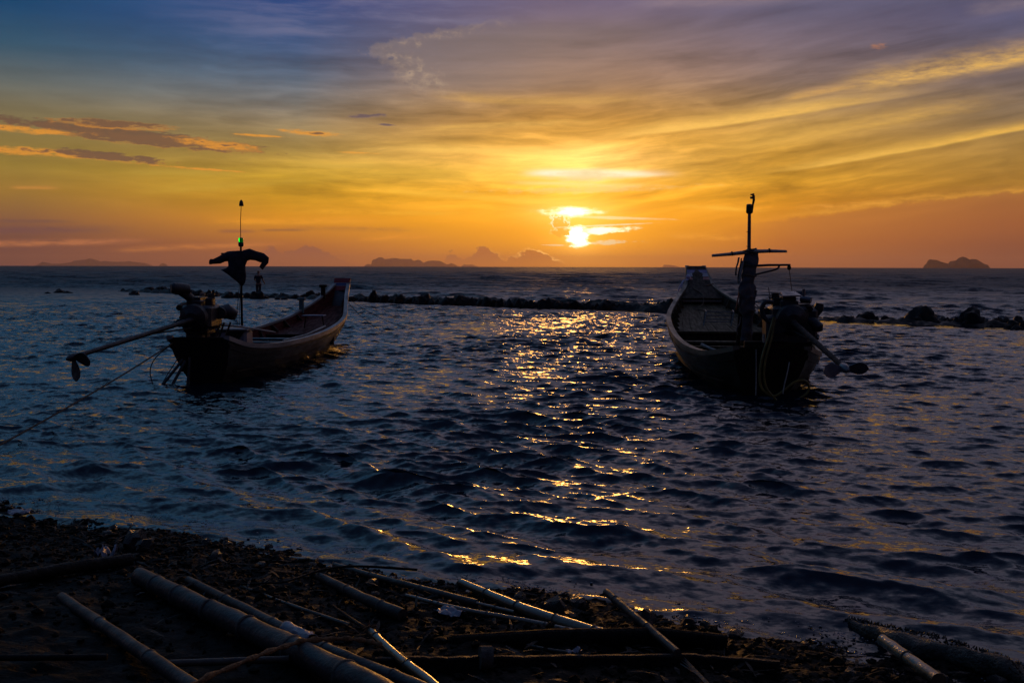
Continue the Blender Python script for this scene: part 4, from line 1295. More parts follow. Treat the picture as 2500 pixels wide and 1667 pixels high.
# wrapped cloths on the right mast
def mast_cloth():
    W0 = FW0 @ Vector((mx, my - .01, 0))
    rnd = random.Random(5)
    root = empty('cloth_bundle', W0)
    mb = MB()
    pts, rad = [], []
    for i in range(46):
        f = i / 45
        z = .78 + f * 1.50
        pts.append((.02 * math.sin(f * 9) - .03 * (1 - f), .01 * math.cos(f * 7), z))
        base = .085 + .035 * math.exp(-((z - 2.15) / .12) ** 2) + .05 * math.exp(-((z - 1.55) / .22) ** 2) + .03 * math.exp(-((z - 1.95) / .12) ** 2)
        rad.append(base * (1 + .22 * mnoise.noise(Vector((z * 9, 0, 2)))))
    mb.tube(pts, rad, 18, jit=.38)
    mb.build('wrapping', M['cloth_mixed'], root)
    for k, (x, z, l, m_) in enumerate(((-.13, 2.14, .42, 'cloth_mixed'), (-.17, 2.15, .30, 'cloth_mixed'), (-.11, 2.10, .36, 'rope_pale'), (-.16, 1.60, .30, 'cloth_red'), (.12, 2.06, .16, 'cloth_mixed'), (.11, 1.62, .25, 'cloth_mixed'), (-.12, 1.2, .3, 'cloth_mixed'), (-.1, 1.75, .4, 'cloth_mixed'))):
        p = [Vector((x, -.03, z)), Vector((x - .02, -.04, z - l * .35)), Vector((x - .05 + rnd.uniform(-.02, .02), -.04, z - l * .7)), Vector((x - .045, -.03, z - l))]
        MB().tube(smooth_path(p, 4), [.022 + .01 * (k % 3)] * 12 + [.006], 7, flat=.45, jit=.5).build('ribbon', M[m_], root)
    for z in (2.24, 2.02, 1.86, 1.30):
        MB().tube([(.115 * math.cos(a), .115 * math.sin(a), z + .012 * math.sin(a * 2)) for a in [2 * math.pi * q / 14 for q in range(15)]], .012, 6).build('cord', M['rope'], root)
    tag(root, 'ragged cloths and ribbons wound round the mast of the right boat', 'cloth')


mast_cloth()

# --------------------------------------------------------------------- ropes
def rope(name, pts, r, m, label, cat='rope', group=None):
    o = MB().tube(pts, r, 6).build(name, M[m], None)
    return tag(o, label, cat, group)


LW = Matrix.Translation((-5.25, 16.6, 0)) @ Matrix.Rotation(R(-2.9), 4, 'Z')
rope('mooring_rope', sag(LW @ Vector((-.44, .02, .70)), (-5.45, 9.2, -.03), .05), .013, 'rope', 'taut mooring line from the left boat stern down to the beach')
rope('anchor_rope', sag(LW @ Vector((.14, 10.75, 1.15)), (-3.35, 32.6, -.05), .12), .008, 'rope', 'upper of two anchor ropes from the left boat bow', 'rope')
rope('anchor_rope', sag(LW @ Vector((.14, 10.7, 1.08)), (-3.75, 30.2, -.05), .14), .008, 'rope', 'lower of two anchor ropes from the left boat bow', 'rope')
rope('rope_loop', smooth_path([LW @ Vector(q) for q in ((-.46, .0, .68), (-.70, -.10, .45), (-.78, -.12, .2), (-.66, -.14, -.06), (-.5, -.05, .2), (-.36, .06, .46))], 6), .009, 'rope', 'thin rope loop dangling off the left boat stern')
rope('stern_line', [FW0 @ Vector((-.24, -.02, .74)), FW0 @ Vector((-.235, -.06, .3)), FW0 @ Vector((-.24, -.08, -.1))], .008, 'rope_pale', 'thin line hanging straight down from the right boat stern')
hp = [(3.96, 15.05, 1.24), (3.87, 14.98, .96), (3.77, 14.93, .66), (3.73, 14.9, .40), (3.75, 14.88, .20), (3.86, 14.86, .085), (3.97, 14.86, .07), (4.10, 14.86, .16), (4.24, 14.87, .27), (4.38, 14.88, .30), (4.47, 14.9, .23), (4.45, 14.9, .11), (4.32, 14.88, .02), (4.24, 14.87, -.05)]
rope('hose', smooth_path(hp, 6), .019, 'hose_yellow', 'yellowish hose looping down the stern of the right boat', 'hose')
hp2 = [(3.98, 15.06, 1.20), (3.91, 14.97, .92), (3.82, 14.92, .62), (3.79, 14.89, .38), (3.83, 14.87, .18), (3.93, 14.85, .05), (4.02, 14.85, -.04)]
rope('hose', smooth_path(hp2, 6), .017, 'hose_yellow', 'second shorter hose hanging inside the looped one on the right boat')
bpy.data.objects['hose.001']['category'] = 'hose'
rope('pale_cord', smooth_path([(4.16, 14.86, .58), (4.13, 14.85, .42), (4.08, 14.84, .2), (4.07, 14.84, .1)], 5), .009, 'rope_pale', 'short pale cord hanging against the dark stern of the right boat')
rope('bow_rope', smooth_path([FW0 @ Vector(q) for q in ((-.33, 10.9, 1.62), (.05, 10.55, 1.50), (.36, 10.7, 1.56))], 6), .013, 'rope', 'rope strung across the foot of the right boat bow board')
rope('deck_rope', smooth_path([FW0 @ Vector(q) for q in ((-.22, 10.4, 1.46), (.0, 10.0, 1.30), (-.02, 9.6, 1.08), (-.2, 9.2, 1.0), (-.3, 8.9, .97), (.15, 8.4, .93), (.35, 7.9, .87))], 6), .012, 'rope', 'loose rope trailing over the foredeck planks of the right boat')
rope('rail_rope', smooth_path([FW0 @ Vector(q) for q in ((.86, 8.3, 1.30), (.95, 7.3, 1.12), (1.02, 6.3, .99))], 6), .012, 'rope', 'rope running aft from the post on the right boat')

# ============================================================== breakwater
def rock_mesh(seed, sub=3):
    bm = bmesh.new()
    bmesh.ops.create_icosphere(bm, subdivisions=sub, radius=0.5)
    o = Vector((seed * 7.3, seed * 3.1, seed * 1.7))
    for v in bm.verts:
        d = v.co.normalized()
        # facetted boulder: noise plus a few clipping planes
        r = 0.5 * (1 + 0.42 * mnoise.noise(d * 1.5 + o) + 0.20 * mnoise.noise(d * 3.4 + o) + 0.10 * mnoise.noise(d * 8 + o))
        p = d * r
        for k in range(5):
            n = mnoise.random_unit_vector() if False else Vector((math.sin(seed * 3 + k * 2.1), math.cos(seed * 5 + k * 1.3), 0.6 * math.sin(k * 1.9 + seed))).normalized()
            lim = 0.41 + 0.05 * k / 5
            q = p.dot(n)
            if q > lim:
                p -= n * (q - lim) * 0.85
        v.co = p
    me = bpy.data.meshes.new('rock')
    bm.to_mesh(me)
    bm.free()
    me.polygons.foreach_set('use_smooth', [True] * len(me.polygons))
    me.set_sharp_from_angle(angle=R(50))
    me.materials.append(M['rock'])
    zs = [v.co.z for v in me.vertices]
    xs = [v.co.x for v in me.vertices]
    return me, max(zs), max(xs) - min(xs)


ROCKS = [rock_mesh(s) for s in range(1, 11)]
RPOS = [(-32.79, 71.94, 1.02, 0.32), (-32.63, 69.89, 0.55, 0.13), (-31.78, 71.19, 0.67, 0.16), (-25.46, 67.08, 0.9, 0.3), (-27.64, 75.99, 1.02, 0.37), (-28.53, 80.9, 0.89, 0.34), (-26.45, 77.05, 0.73, 0.27), (-22.77, 68.04, 0.64, 0.22), (-21.46, 65.98, 0.93, 0.42), (-20.64, 65.35, 0.93, 0.44), (-20.14, 66.09, 0.83, 0.42), (-19.29, 64.78, 0.51, 0.37), (-17.47, 61.1, 0.91, 0.41), (-16.81, 61.15, 0.67, 0.37), (-16.29, 61.19, 0.58, 0.35), (-15.36, 59.79, 0.89, 0.56), (-14.92, 60.11, 0.47, 0.19), (-15.07, 61.89, 0.58, 0.18), (-13.83, 58.5, 0.37, 0.17), (-13.42, 58.53, 0.46, 0.15), (-14.54, 62.55, 0.39, 0.34), (-14.93, 62.52, 0.69, 0.22), (-13.06, 60.25, 0.85, 0.29), (-12.81, 60.86, 0.67, 0.29), (-12.33, 60.89, 0.77, 0.51), (-11.75, 60.35, 0.57, 0.41), (-11.22, 59.81, 0.66, 0.33), (-10.8, 59.84, 0.66, 0.63), (-9.17, 56.72, 0.8, 0.27), (-8.64, 56.75, 0.63, 0.24), (-8.21, 56.28, 0.53, 0.2), (-8.5, 56.18, 0.71, 0.23), (-7.77, 55.39, 0.65, 0.69), (-7.32, 54.9, 0.61, 0.34), (-6.92, 54.47, 0.69, 0.42), (-6.42, 53.94, 0.59, 0.31), (-5.99, 53.46, 0.76, 0.5), (-5.47, 52.88, 0.67, 0.34), (-5.09, 52.48, 0.5, 0.32), (-4.59, 51.92, 0.9, 0.62), (-4.14, 51.43, 0.57, 0.36), (-3.83, 51.09, 0.48, 0.33), (-3.4, 50.61, 0.72, 0.46), (-3.0, 50.54, 0.56, 0.41), (-2.61, 50.76, 1.2, 0.54), (-2.01, 50.81, 0.72, 0.46), (-1.59, 50.18, 0.55, 0.37), (-1.21, 49.61, 0.7, 0.49), (-0.86, 49.09, 0.46, 0.36), (-0.59, 48.67, 0.54, 0.45), (-0.12, 48.05, 0.61, 0.45), (0.34, 47.74, 0.53, 0.48), (0.7, 47.51, 0.52, 0.37), (1.0, 47.31, 0.6, 0.41), (1.36, 47.07, 0.44, 0.42), (1.76, 46.81, 1.03, 0.57), (2.19, 46.53, 0.59, 0.4), (2.59, 46.42, 0.66, 0.37), (2.95, 46.44, 0.51, 0.4), (3.28, 46.46, 0.51, 0.33), (3.63, 46.45, 0.66, 0.37), (3.97, 46.38, 0.44, 0.3), (4.29, 46.32, 0.88, 0.48), (4.76, 46.23, 0.51, 0.34), (5.01, 46.18, 0.44, 0.3), (5.26, 46.13, 0.51, 0.31), (5.57, 46.0, 0.58, 0.3), (5.88, 45.86, 0.51, 0.32), (6.18, 45.72, 0.58, 0.35), (6.46, 45.6, 0.43, 0.34), (6.72, 45.48, 0.64, 0.41), (6.96, 45.38, 0.5, 0.48), (7.25, 44.98, 0.78, 0.59), (7.6, 44.51, 0.63, 0.43), (-4.31, 51.62, 0.32, 0.18), (-5.89, 53.35, 0.32, 0.19), (6.47, 45.59, 0.48, 0.21), (-4.58, 51.91, 0.46, 0.16), (-5.54, 52.96, 0.33, 0.16), (6.61, 45.53, 0.49, 0.22), (4.77, 46.23, 0.31, 0.15), (2.13, 46.57, 0.47, 0.23), (5.93, 45.83, 0.28, 0.19), (2.81, 46.44, 0.4, 0.13), (-0.24, 48.16, 0.29, 0.25), (5.72, 45.93, 0.41, 0.15), (6.34, 45.65, 0.42, 0.23), (5.47, 46.04, 0.4, 0.16), (1.71, 46.84, 0.39, 0.13), (-3.07, 50.5, 0.54, 0.12), (-8.16, 55.81, 0.53, 0.18), (0.72, 47.49, 0.4, 0.16), (7.51, 44.63, 0.3, 0.16), (-4.95, 52.32, 0.5, 0.16), (-2.24, 50.96, 0.52, 0.17), (1.09, 47.25, 0.53, 0.12), (-7.83, 55.46, 0.39, 0.26), (1.96, 46.68, 0.33, 0.15), (-5.44, 52.86, 0.44, 0.13), (3.2, 46.46, 0.52, 0.25), (3.78, 46.42, 0.54, 0.11), (-3.34, 50.55, 0.59, 0.24), (-1.29, 49.73, 0.57, 0.21), (5.03, 46.18, 0.34, 0.13), (-0.72, 48.88, 0.31, 0.17), (7.08, 45.22, 0.34, 0.1), (-8.2, 55.85, 0.37, 0.27), (-2.13, 50.98, 0.37, 0.13), (11.98, 38.8, 0.37, 0.06), (12.26, 38.66, 0.45, 0.07), (12.58, 38.52, 0.49, 0.1), (12.85, 38.38, 0.44, 0.16), (13.05, 38.24, 0.36, 0.12), (13.25, 38.02, 0.24, 0.16), (13.45, 37.51, 0.79, 0.33), (13.71, 37.52, 0.32, 0.2), (13.06, 36.09, 0.23, 0.09), (14.04, 37.25, 0.43, 0.19), (14.13, 36.97, 0.27, 0.12), (14.06, 36.27, 0.23, 0.09), (14.31, 36.42, 0.34, 0.14), (14.79, 36.86, 0.58, 0.43), (15.05, 36.32, 1.14, 0.61), (14.65, 35.96, 0.57, 0.23), (15.23, 35.99, 0.49, 0.27), (15.18, 35.33, 0.44, 0.15), (15.69, 36.01, 0.45, 0.23), (15.63, 35.35, 0.33, 0.21), (15.66, 34.9, 0.33, 0.26), (16.11, 34.73, 0.87, 0.63), (15.78, 34.53, 0.4, 0.18), (16.44, 34.93, 0.4, 0.19), (16.92, 35.4, 0.3, 0.15), (16.33, 33.71, 0.25, 0.09), (17.31, 35.74, 0.34, 0.13), (17.34, 35.42, 0.33, 0.27), (17.11, 34.46, 0.47, 0.3), (16.96, 33.56, 0.42, 0.24), (17.61, 34.49, 0.47, 0.33), (16.79, 32.6, 0.31, 0.21), (16.4, 32.58, 0.51, 0.21), (16.39, 32.15, 0.4, 0.17), (7.53, 44.61, 1.2, 0.45), (8.39, 43.4, 1.2, 0.45), (9.21, 42.21, 1.2, 0.45), (9.98, 41.09, 1.2, 0.45), (10.59, 40.19, 1.2, 0.45), (11.16, 39.84, 1.2, 0.45)]
rnd = random.Random(21)
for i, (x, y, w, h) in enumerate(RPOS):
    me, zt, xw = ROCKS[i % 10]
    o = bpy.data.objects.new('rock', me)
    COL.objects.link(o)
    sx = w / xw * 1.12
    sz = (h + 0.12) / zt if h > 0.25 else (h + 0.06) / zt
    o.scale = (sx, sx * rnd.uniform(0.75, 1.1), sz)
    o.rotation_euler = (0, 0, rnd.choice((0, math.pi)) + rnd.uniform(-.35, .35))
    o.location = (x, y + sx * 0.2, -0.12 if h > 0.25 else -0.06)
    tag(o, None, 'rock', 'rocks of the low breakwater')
SPECIAL = [(15.05, 36.32, 'large humped boulder, the left of two big boulders at the breakwater right end'), (16.11, 34.73, 'large square shouldered boulder, the right of two big boulders at the breakwater right end'), (13.45, 37.51, 'jagged low rock midway between the right boat and the two big boulders'), (-15.36, 59.79, 'blocky rock in front of the standing person'), (-7.68, 54.7, 'pointed peak shaped rock at the left end of the unbroken ridge'), (-2.54, 49.43, 'broad flat rock low at the front of the middle ridge'), (1.74, 46.38, 'wide dome shaped rock in the ridge directly under the sun'), (7.19, 44.56, 'big rock of the ridge beside the bow of the right boat'), (-34.19, 75.05, 'lone rock awash far left of all the others'), (-10.8, 59.84, 'tall rock right behind the bow board of the left boat')]
rks = [o for o in COL.objects if o.name == 'rock' or o.name.startswith('rock.')]
for px_, py_, lab in SPECIAL:
    o = min((q for q in rks if not q.get('label')), key=lambda q: (q.location.x - px_) ** 2 + (q.location.y - py_) ** 2)
    o['label'] = lab
ORD = ['leftmost', 'second from left', 'third from left', 'fourth from left', 'fifth from left', 'sixth from left', 'seventh from left', 'eighth from left', 'ninth from left', 'tenth from left', 'eleventh from left', 'twelfth from left']
SEG = [(-0.52, 'left of the left boat engine'), (-0.318, 'between left boat engine and shirt'), (-0.258, 'between the shirt and the standing person'), (-0.205, 'between the standing person and left boat bow'),
       (-0.135, 'just right of the left boat bow'), (-0.075, 'under the cliffed island'), (-0.02, 'between cliffed island and the sun'), (0.03, 'short of the sun glitter'), (0.085, 'crossed by the sun glitter'), (0.155, 'between sun glitter and right boat bow'),
       (0.262, 'hidden mostly by the right boat'), (0.372, 'just right of the right boat engine'), (0.428, 'around the left big boulder'), (0.475, 'around the right big boulder'), (9, 'at the right edge of the picture')]


def label_rows(objs, noun, segs, size_of, front_of):
    """spell out which one each is: size, stretch, then place within those alike"""
    bins = {}
    for o in objs:
        q = o.location.x / o.location.y
        seg = next((b for (a, b) in segs if q < a), segs[-1][1])
        bins.setdefault((size_of(o), seg), []).append(o)
    for (sz, seg), lst in bins.items():
        lst.sort(key=lambda o: o.location.x / o.location.y)
        for i, o in enumerate(lst):
            rank = '' if len(lst) == 1 else (', ' + ('rightmost' if i == len(lst) - 1 else ORD[min(i, 11)]))
            o['label'] = '%s %s %s%s' % (sz, noun, seg, rank)


def rock_size(o):
    h, w = o.dimensions.z + o.location.z, o.dimensions.x
    return 'tall dark' if h > 0.62 * w and h > .75 else ('broad dark' if w > 1.7 else ('low flat' if h < 0.5 else 'rounded dark'))


bpy.context.view_layer.update()
label_rows([o for o in rks if not o.get('label')], 'rock', [(-0.55, 'far left of the breakwater')] + SEG[0:], rock_size, None)

# rubble the rocks stand in
def reef_bed():
    rows = []
    xs = np.linspace(-30, 19, 420)
    for x in xs:
        y0 = float(np.interp(x, REEF[:, 0], REEF[:, 1]))
        hgt = 0.38 if -9.5 < x < 9.5 else (0.24 if -28 < x < 0 else 0.15)
        row = []
        for k in range(15):
            v = (k - 7) / 7
            z = (hgt + .06) * (1 - v * v) - 0.16 + 0.22 * mnoise.noise(Vector((x * 1.3, v * 2.2, 0))) + 0.12 * mnoise.noise(Vector((x * 3.6, v * 5, 3)))
            row.append((float(x), y0 + v * 1.1, z))
        rows.append(row)
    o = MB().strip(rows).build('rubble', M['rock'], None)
    tag(o, 'low dark rubble filling the gaps between the breakwater rocks', 'rubble', kind='stuff')


reef_bed()


# ================================================================== person
def build_person(loc):
    root = empty('person', loc)

    def skin(name, verts, edges, radii, m, sub=2):
        me = bpy.data.meshes.new(name)
        me.from_pydata(verts, edges, [])
        o = bpy.data.objects.new(name, me)
        COL.objects.link(o)
        o.parent = root
        sk = o.modifiers.new('skin', 'SKIN')
        for v, r in zip(me.skin_vertices[0].data, radii):
            v.radius = r if isinstance(r, tuple) else (r, r)
        me.skin_vertices[0].data[0].use_root = True
        sk.use_smooth_shade = True
        ss = o.modifiers.new('sub', 'SUBSURF')
        ss.levels = ss.render_levels = sub
        me.materials.append(M[m])
        return o
    # facing out to sea, weight on both legs, left hand raised to the chest, right arm held away from the side
    V = [(0, 0, .88), (0, 0, 1.06), (0, .0, 1.24), (0, .0, 1.38), (0, .01, 1.44), (0, .03, 1.52), (0, .035, 1.60), (0, .03, 1.655),
         (-.17, 0, 1.35), (-.24, .03, 1.12), (-.17, .17, 1.02), (-.12, .22, 1.02),
         (.17, 0, 1.35), (.27, .0, 1.13), (.36, .04, .93), (.39, .05, .85),
         (-.09, 0, .82), (-.09, .02, .47), (-.08, -.02, .08), (-.08, .08, .03),
         (.09, 0, .82), (.08, .02, .47), (.08, -.02, .08), (.09, .08, .03)]
    E_ = [(0, 1), (1, 2), (2, 3), (3, 4), (4, 5), (5, 6), (6, 7), (3, 8), (8, 9), (9, 10), (10, 11), (3, 12), (12, 13), (13, 14), (14, 15), (0, 16), (16, 17), (17, 18), (18, 19), (0, 20), (20, 21), (21, 22), (22, 23)]
    Rr = [(.145, .10), (.13, .095), (.155, .11), (.13, .09), .055, .075, .095, .06, .06, .045, .036, .04, .06, .045, .036, .04, .085, .058, .042, .038, .085, .058, .042, .038]
    skin('body', V, E_, Rr, 'skin')
    skin('shirt', [(0, 0, .84), (0, 0, 1.06), (0, 0, 1.24), (0, 0, 1.37), (-.17, 0, 1.35), (-.225, .02, 1.17), (.17, 0, 1.35), (.25, 0, 1.17)],
         [(0, 1), (1, 2), (2, 3), (3, 4), (4, 5), (3, 6), (6, 7)], [(.165, .125), (.15, .115), (.175, .13), (.15, .11), .08, .07, .08, .07], 'cloth_dark')
    skin('trousers', [(0, 0, .90), (-.09, 0, .80), (-.09, .02, .47), (-.08, -.02, .14), (.09, 0, .80), (.08, .02, .47), (.08, -.02, .14)],
         [(0, 1), (1, 2), (2, 3), (0, 4), (4, 5), (5, 6)], [(.15, .11), .10, .075, .062, .10, .075, .062], 'cloth_dark')
    skin('hair', [(0, .03, 1.60), (0, .02, 1.645), (0, .025, 1.675)], [(0, 1), (1, 2)], [.09, .088, .05], 'rubber')
    tag(root, 'person in dark clothes standing behind a breakwater rock, one arm held away from the side', 'person')


build_person((-15.75, 61.9, 0.0))


# ======================================================= driftwood and bamboo
def culm(name, pts, r0, r1, nodes, m, label, cat, k=7, n=12, ring='node_ring', bend=True, hollow=True, swell=.10):
    """bamboo pole: tapered, swollen at the joints, each joint ring a part"""
    path = smooth_path(pts, k) if bend and len(pts) > 2 else [Vector(pts[0]).lerp(Vector(pts[-1]), i / 24) for i in range(25)]
    L = [0.0]
    for a, b in zip(path, path[1:]):
        L.append(L[-1] + (b - a).length)
    tot = L[-1]
    fs_ = sorted(set([l / tot for l in L] + [f + d for f in nodes for d in (-.012, -.004, .004, .012) if 0 < f + d < 1]))

    def pos(f):
        d = f * tot
        i = min(len(L) - 2, max(0, int(np.searchsorted(L, d)) - 1))
        t = (d - L[i]) / max(1e-6, L[i + 1] - L[i])
        return path[i].lerp(path[i + 1], t)

    def rad(f):
        r = r0 + (r1 - r0) * f
        return r * (1 + swell * sum(math.exp(-((f - q) / .007) ** 2) for q in nodes) + .03 * math.sin(f * 31 + r0 * 900))
    P = [pos(f) for f in fs_]
    mb = MB().tube(P, [rad(f) for f in fs_], n, jit=.10)
    o = mb.build(name, M[m], None)
    tag(o, label, cat, None)
    for q in nodes:
        if ring and 0.01 < q < .99:
            a, b = pos(max(0, q - .005)), pos(min(1, q + .005))
            c = (a + b) / 2
            d = (b - a).normalized() * (0.10 * rad(q) + .004)
            MB().tube([c - d, c - d * .5, c + d * .5, c + d], [rad(q) * 1.0, rad(q) * 1.06, rad(q) * 1.06, rad(q) * 1.0], n).build(ring, M['node_dark'], o)
    return o


culm('bamboo_pole', [(-2.19, 5.74, .175), (-1.704, 5.199, .206), (-1.162, 4.634, .231), (-.572, 3.938, .285), (-.35, 3.66, .30)], .050, .064, (.09, .20, .33, .47, .63, .80), 'bamboo_grey', 'thickest bamboo pole, grey with broad dark joint rings, lying on the left of the beach', 'bamboo pole', n=20, swell=.05)
culm('bamboo_pole', [(-2.445, 5.29, .20), (-1.825, 4.56, .248), (-1.301, 3.945, .285), (-1.1, 3.7, .29)], .028, .034, (.30, .62, .88), 'bamboo_grey', 'bare grey bamboo pole at the lower left, sloping toward the bottom edge', 'bamboo pole', n=16)
culm('bamboo_pole', [(-1.92, 5.79, .135), (-1.118, 4.834, .19), (-.743, 4.414, .215), (-.412, 4.082, .235), (-.2, 3.83, .24)], .026, .034, (.2, .42, .62, .82), 'bamboo_grey', 'grey bamboo pole alongside the thickest one, with white plastic wrapped on it', 'bamboo pole', n=16)
culm('bamboo_pole', [(-1.195, 6.04, .085), (-.806, 5.493, .118), (-.585, 5.24, .125)], .026, .034, (.4, .8), 'bamboo_grey', 'short grey bamboo length with a cut end, left of the white scrap', 'bamboo pole', n=16)
culm('bamboo_pole', [(-1.17, 6.45, .03), (-.919, 6.203, .045), (-.582, 5.904, .06), (-.2, 5.62, .06)], .018, .022, (.3, .66), 'bamboo_dark', 'thin dark bamboo nearest the water, half sunk in shingle', 'bamboo pole')
culm('bamboo_pole', [(-.312, 6.01, .055), (.117, 5.391, .088), (.53, 4.985, .095)], .024, .036, (.22, .46, .70, .9), 'bamboo', 'long tapered bamboo pole with a bright golden upper edge, reaching toward the water', 'bamboo pole', n=16)
culm('bamboo_pole', [(-.62, 5.72, .07), (-.271, 5.44, .085), (.092, 5.249, .088), (.49, 4.982, .095)], .013, .017, (.2, .45, .72), 'bamboo', 'slim bamboo rod under the long golden edged pole', 'bamboo pole')
culm('bamboo_pole', [(-.2, 5.60, .068), (.015, 5.436, .072)], .010, .011, (.5,), 'bamboo', 'short thin rod between the two golden edged poles', 'bamboo pole', bend=False)
culm('bamboo_pole', [(-.05, 4.98, .10), (.16, 4.80, .115), (.33, 4.72, .12)], .008, .008, (.5,), 'bamboo_dark', 'very thin twig like rod just above the straight beam', 'bamboo pole')
culm('bamboo_pole', [(-.70, 4.78, .215), (-.52, 4.42, .225), (-.323, 4.051, .25), (-.22, 3.84, .25)], .020, .024, (.10, .5), 'bamboo', 'golden lit bamboo stick with a frayed knot at its upper end', 'bamboo pole', n=12)
culm('stick', [(-.975, 5.30, .155), (-.83, 5.03, .18), (-.70, 4.77, .215)], .007, .011, (), 'drift', 'thin crooked stick ending at the frayed knot of the golden stick', 'stick', ring=None)
rt_ = MB().tube(smooth_path([(-1.30, 3.74, .35), (-1.261, 3.826, .348), (-1.126, 4.106, .33), (-.999, 4.312, .318), (-.858, 4.435, .30), (-.70, 4.492, .275), (-.6, 4.49, .25)], 9), [.011 + .004 * math.sin(i * 1.7) for i in range(55)], 9, jit=.55).build('root', M['root_rusty'], None)
tag(rt_, 'rusty brown crooked root arching over the bamboo poles', 'root')
fz = MB()
rr_ = random.Random(8)
for k in range(26):
    c = Vector((-.70, 4.78, .222))
    d = Vector((rr_.uniform(-1, 1), rr_.uniform(-1, 1), rr_.uniform(-.2, 1))).normalized()
    fz.tube([c, c + d * .028, c + d * .05 + Vector((0, 0, -.012))], [.004, .003, .001], 4)
fz.build('frayed_knot', M['root_rusty'], None)
tag(bpy.data.objects['frayed_knot'], 'frayed fibre knot where the crooked stick meets the golden stick', 'knot')

# straight squared beam along the lower edge
bmK = empty('beam', (0, 0, 0))
xs_ = [(-.62, 4.415, .225), (-.135, 4.513, .193), (-.10, 4.52, .190), (.86, 4.695, .134), (1.29, 4.665, .112)]
for (a, b, hh) in ((xs_[0], xs_[1], .20), (xs_[2], xs_[3], .20), (xs_[3], xs_[4], .16)):
    a_, b_ = Vector(a), Vector(b)
    d = (b_ - a_).normalized()
    nrm = Vector((d.y, -d.x, 0)).normalized()
    rows = []
    for i in range(19):
        p = a_.lerp(b_, i / 18) + Vector((0, 0, .006 * mnoise.noise(Vector((i * .5, a[0], 0)))))
        q = p + nrm * .03
        rows.append([p, p + nrm * .008 + Vector((0, 0, .004)), q - nrm * .006 + Vector((0, 0, .003)), q + Vector((0, 0, -.004)), q + Vector((0, 0, -hh)), p + Vector((0, 0, -hh))])
    mb = MB().strip(rows, closed=True)
    mb.f.append(tuple(range(5, -1, -1)))
    mb.f.append(tuple(range(18 * 6, 18 * 6 + 6)))
    mb.build('timber', M['drift'], bmK)
MB().tube([(-.145, 4.47, .20), (-.09, 4.48, .196)], [.055, .055], 10).build('joint', M['node_dark'], bmK)
tag(bmK, 'long dark timber beam lying level along the bottom of the picture', 'beam')
bk = MB().tube([(-.30, 4.86, .115), (.2, 4.93, .11), (.75, 4.98, .10), (1.1, 4.95, .09)], [.045, .05, .05, .04], 12, jit=.35).build('log', M['gravel'], None)
tag(bk, 'dark log lying behind the straight beam', 'log')
culm('bamboo_pole', [(.545, 5.60, .135), (.68, 5.10, .14), (.80, 4.66, .15)], .021, .021, (.14, .62), 'bamboo_grey', 'bamboo stick leaning from the water onto the straight beam', 'bamboo pole', bend=False)
st = MB()
for k in range(9):
    q = rr_.uniform(-.02, .02)
    st.tube([(.83 + q * 1.5, 4.60 + rr_.uniform(0, .08), .118 + rr_.uniform(0, .012)), (.86 + q * .5, 4.40, .15), (.885 + q * .3, 4.18, .165)], [.002, .006, .008], 5)
st.build('reed_stalk', M['bamboo_grey'], None)
tag(bpy.data.objects['reed_stalk'], 'broken reed stalk with a splayed tip below the straight beam', 'reed')
# weed grown log running into the water, and the golden bamboo beside it
wl = MB().tube(smooth_path([(1.885, 5.46, .015), (2.054, 5.108, .035), (2.293, 4.853, .05), (2.46, 4.58, .06), (2.6, 4.35, .08)], 9), [.018 + .030 * min(1, i / 9) for i in range(37)], 14, jit=.9)
for k in range(420):
    t = rr_.random()
    c = Vector((1.885, 5.46, .015)).lerp(Vector((2.46, 4.58, .06)), t) + Vector((.05 * math.sin(t * 3.1), 0, 0))
    an = rr_.uniform(0, math.pi)
    rad_ = .018 + .030 * min(1, t * 2.2)
    q = c + Vector((math.cos(an) * rad_, math.cos(an) * rad_ * .4, math.sin(an) * rad_))
    e = (q - c).normalized()
    wl.tube([q, q + e * rr_.uniform(.008, .022) + Vector((rr_.uniform(-.01, .01), rr_.uniform(-.01, .01), 0))], [.006, .002], 4)
wl.build('log', M['weed'], None)
tag(bpy.data.objects['log.001'], 'weed grown log slanting into the water at the lower right', 'log')
culm('bamboo_pole', [(1.936, 5.06, .062), (1.943, 4.754, .085), (1.962, 4.44, .11)], .030, .033, (.47,), 'bamboo', 'short pale golden bamboo length with one joint, beside the weed grown log', 'bamboo pole', n=16, bend=False)
culm('log', [(-3.15, 5.2, .235), (-2.704, 5.86, .178), (-2.42, 6.2, .135)], .030, .042, (), 'drift', 'dark smooth log at the left edge of the beach', 'log', ring=None, n=14)
culm('plank_pole', [(-2.35, 4.18, .31), (-1.78, 4.27, .28)], .014, .014, (), 'drift', 'thin level pole at the bottom left corner', 'pole', ring=None, bend=False)
culm('plank_pole', [(-1.55, 4.22, .27), (-1.171, 4.31, .25), (-1.0, 4.35, .24)], .016, .016, (.5,), 'bamboo_dark', 'thin level pole crossing under the root near the bottom', 'pole', ring=None, bend=False)
culm('stick', [(-1.62, 5.83, .10), (-1.45, 5.78, .125), (-1.336, 5.796, .13), (-1.17, 6.075, .115), (-.967, 6.177, .105), (-.6, 6.22, .07)], .006, .009, (), 'drift', 'thin dark curved twig over the shingle near the water', 'stick', ring=None)
culm('bamboo_pole', [(-1.62, 5.84, .085), (-1.25, 5.45, .11), (-.85, 5.1, .12)], .010, .012, (.5,), 'bamboo_dark', 'thin dark rod between the thickest pole and the short cut length', 'bamboo pole')

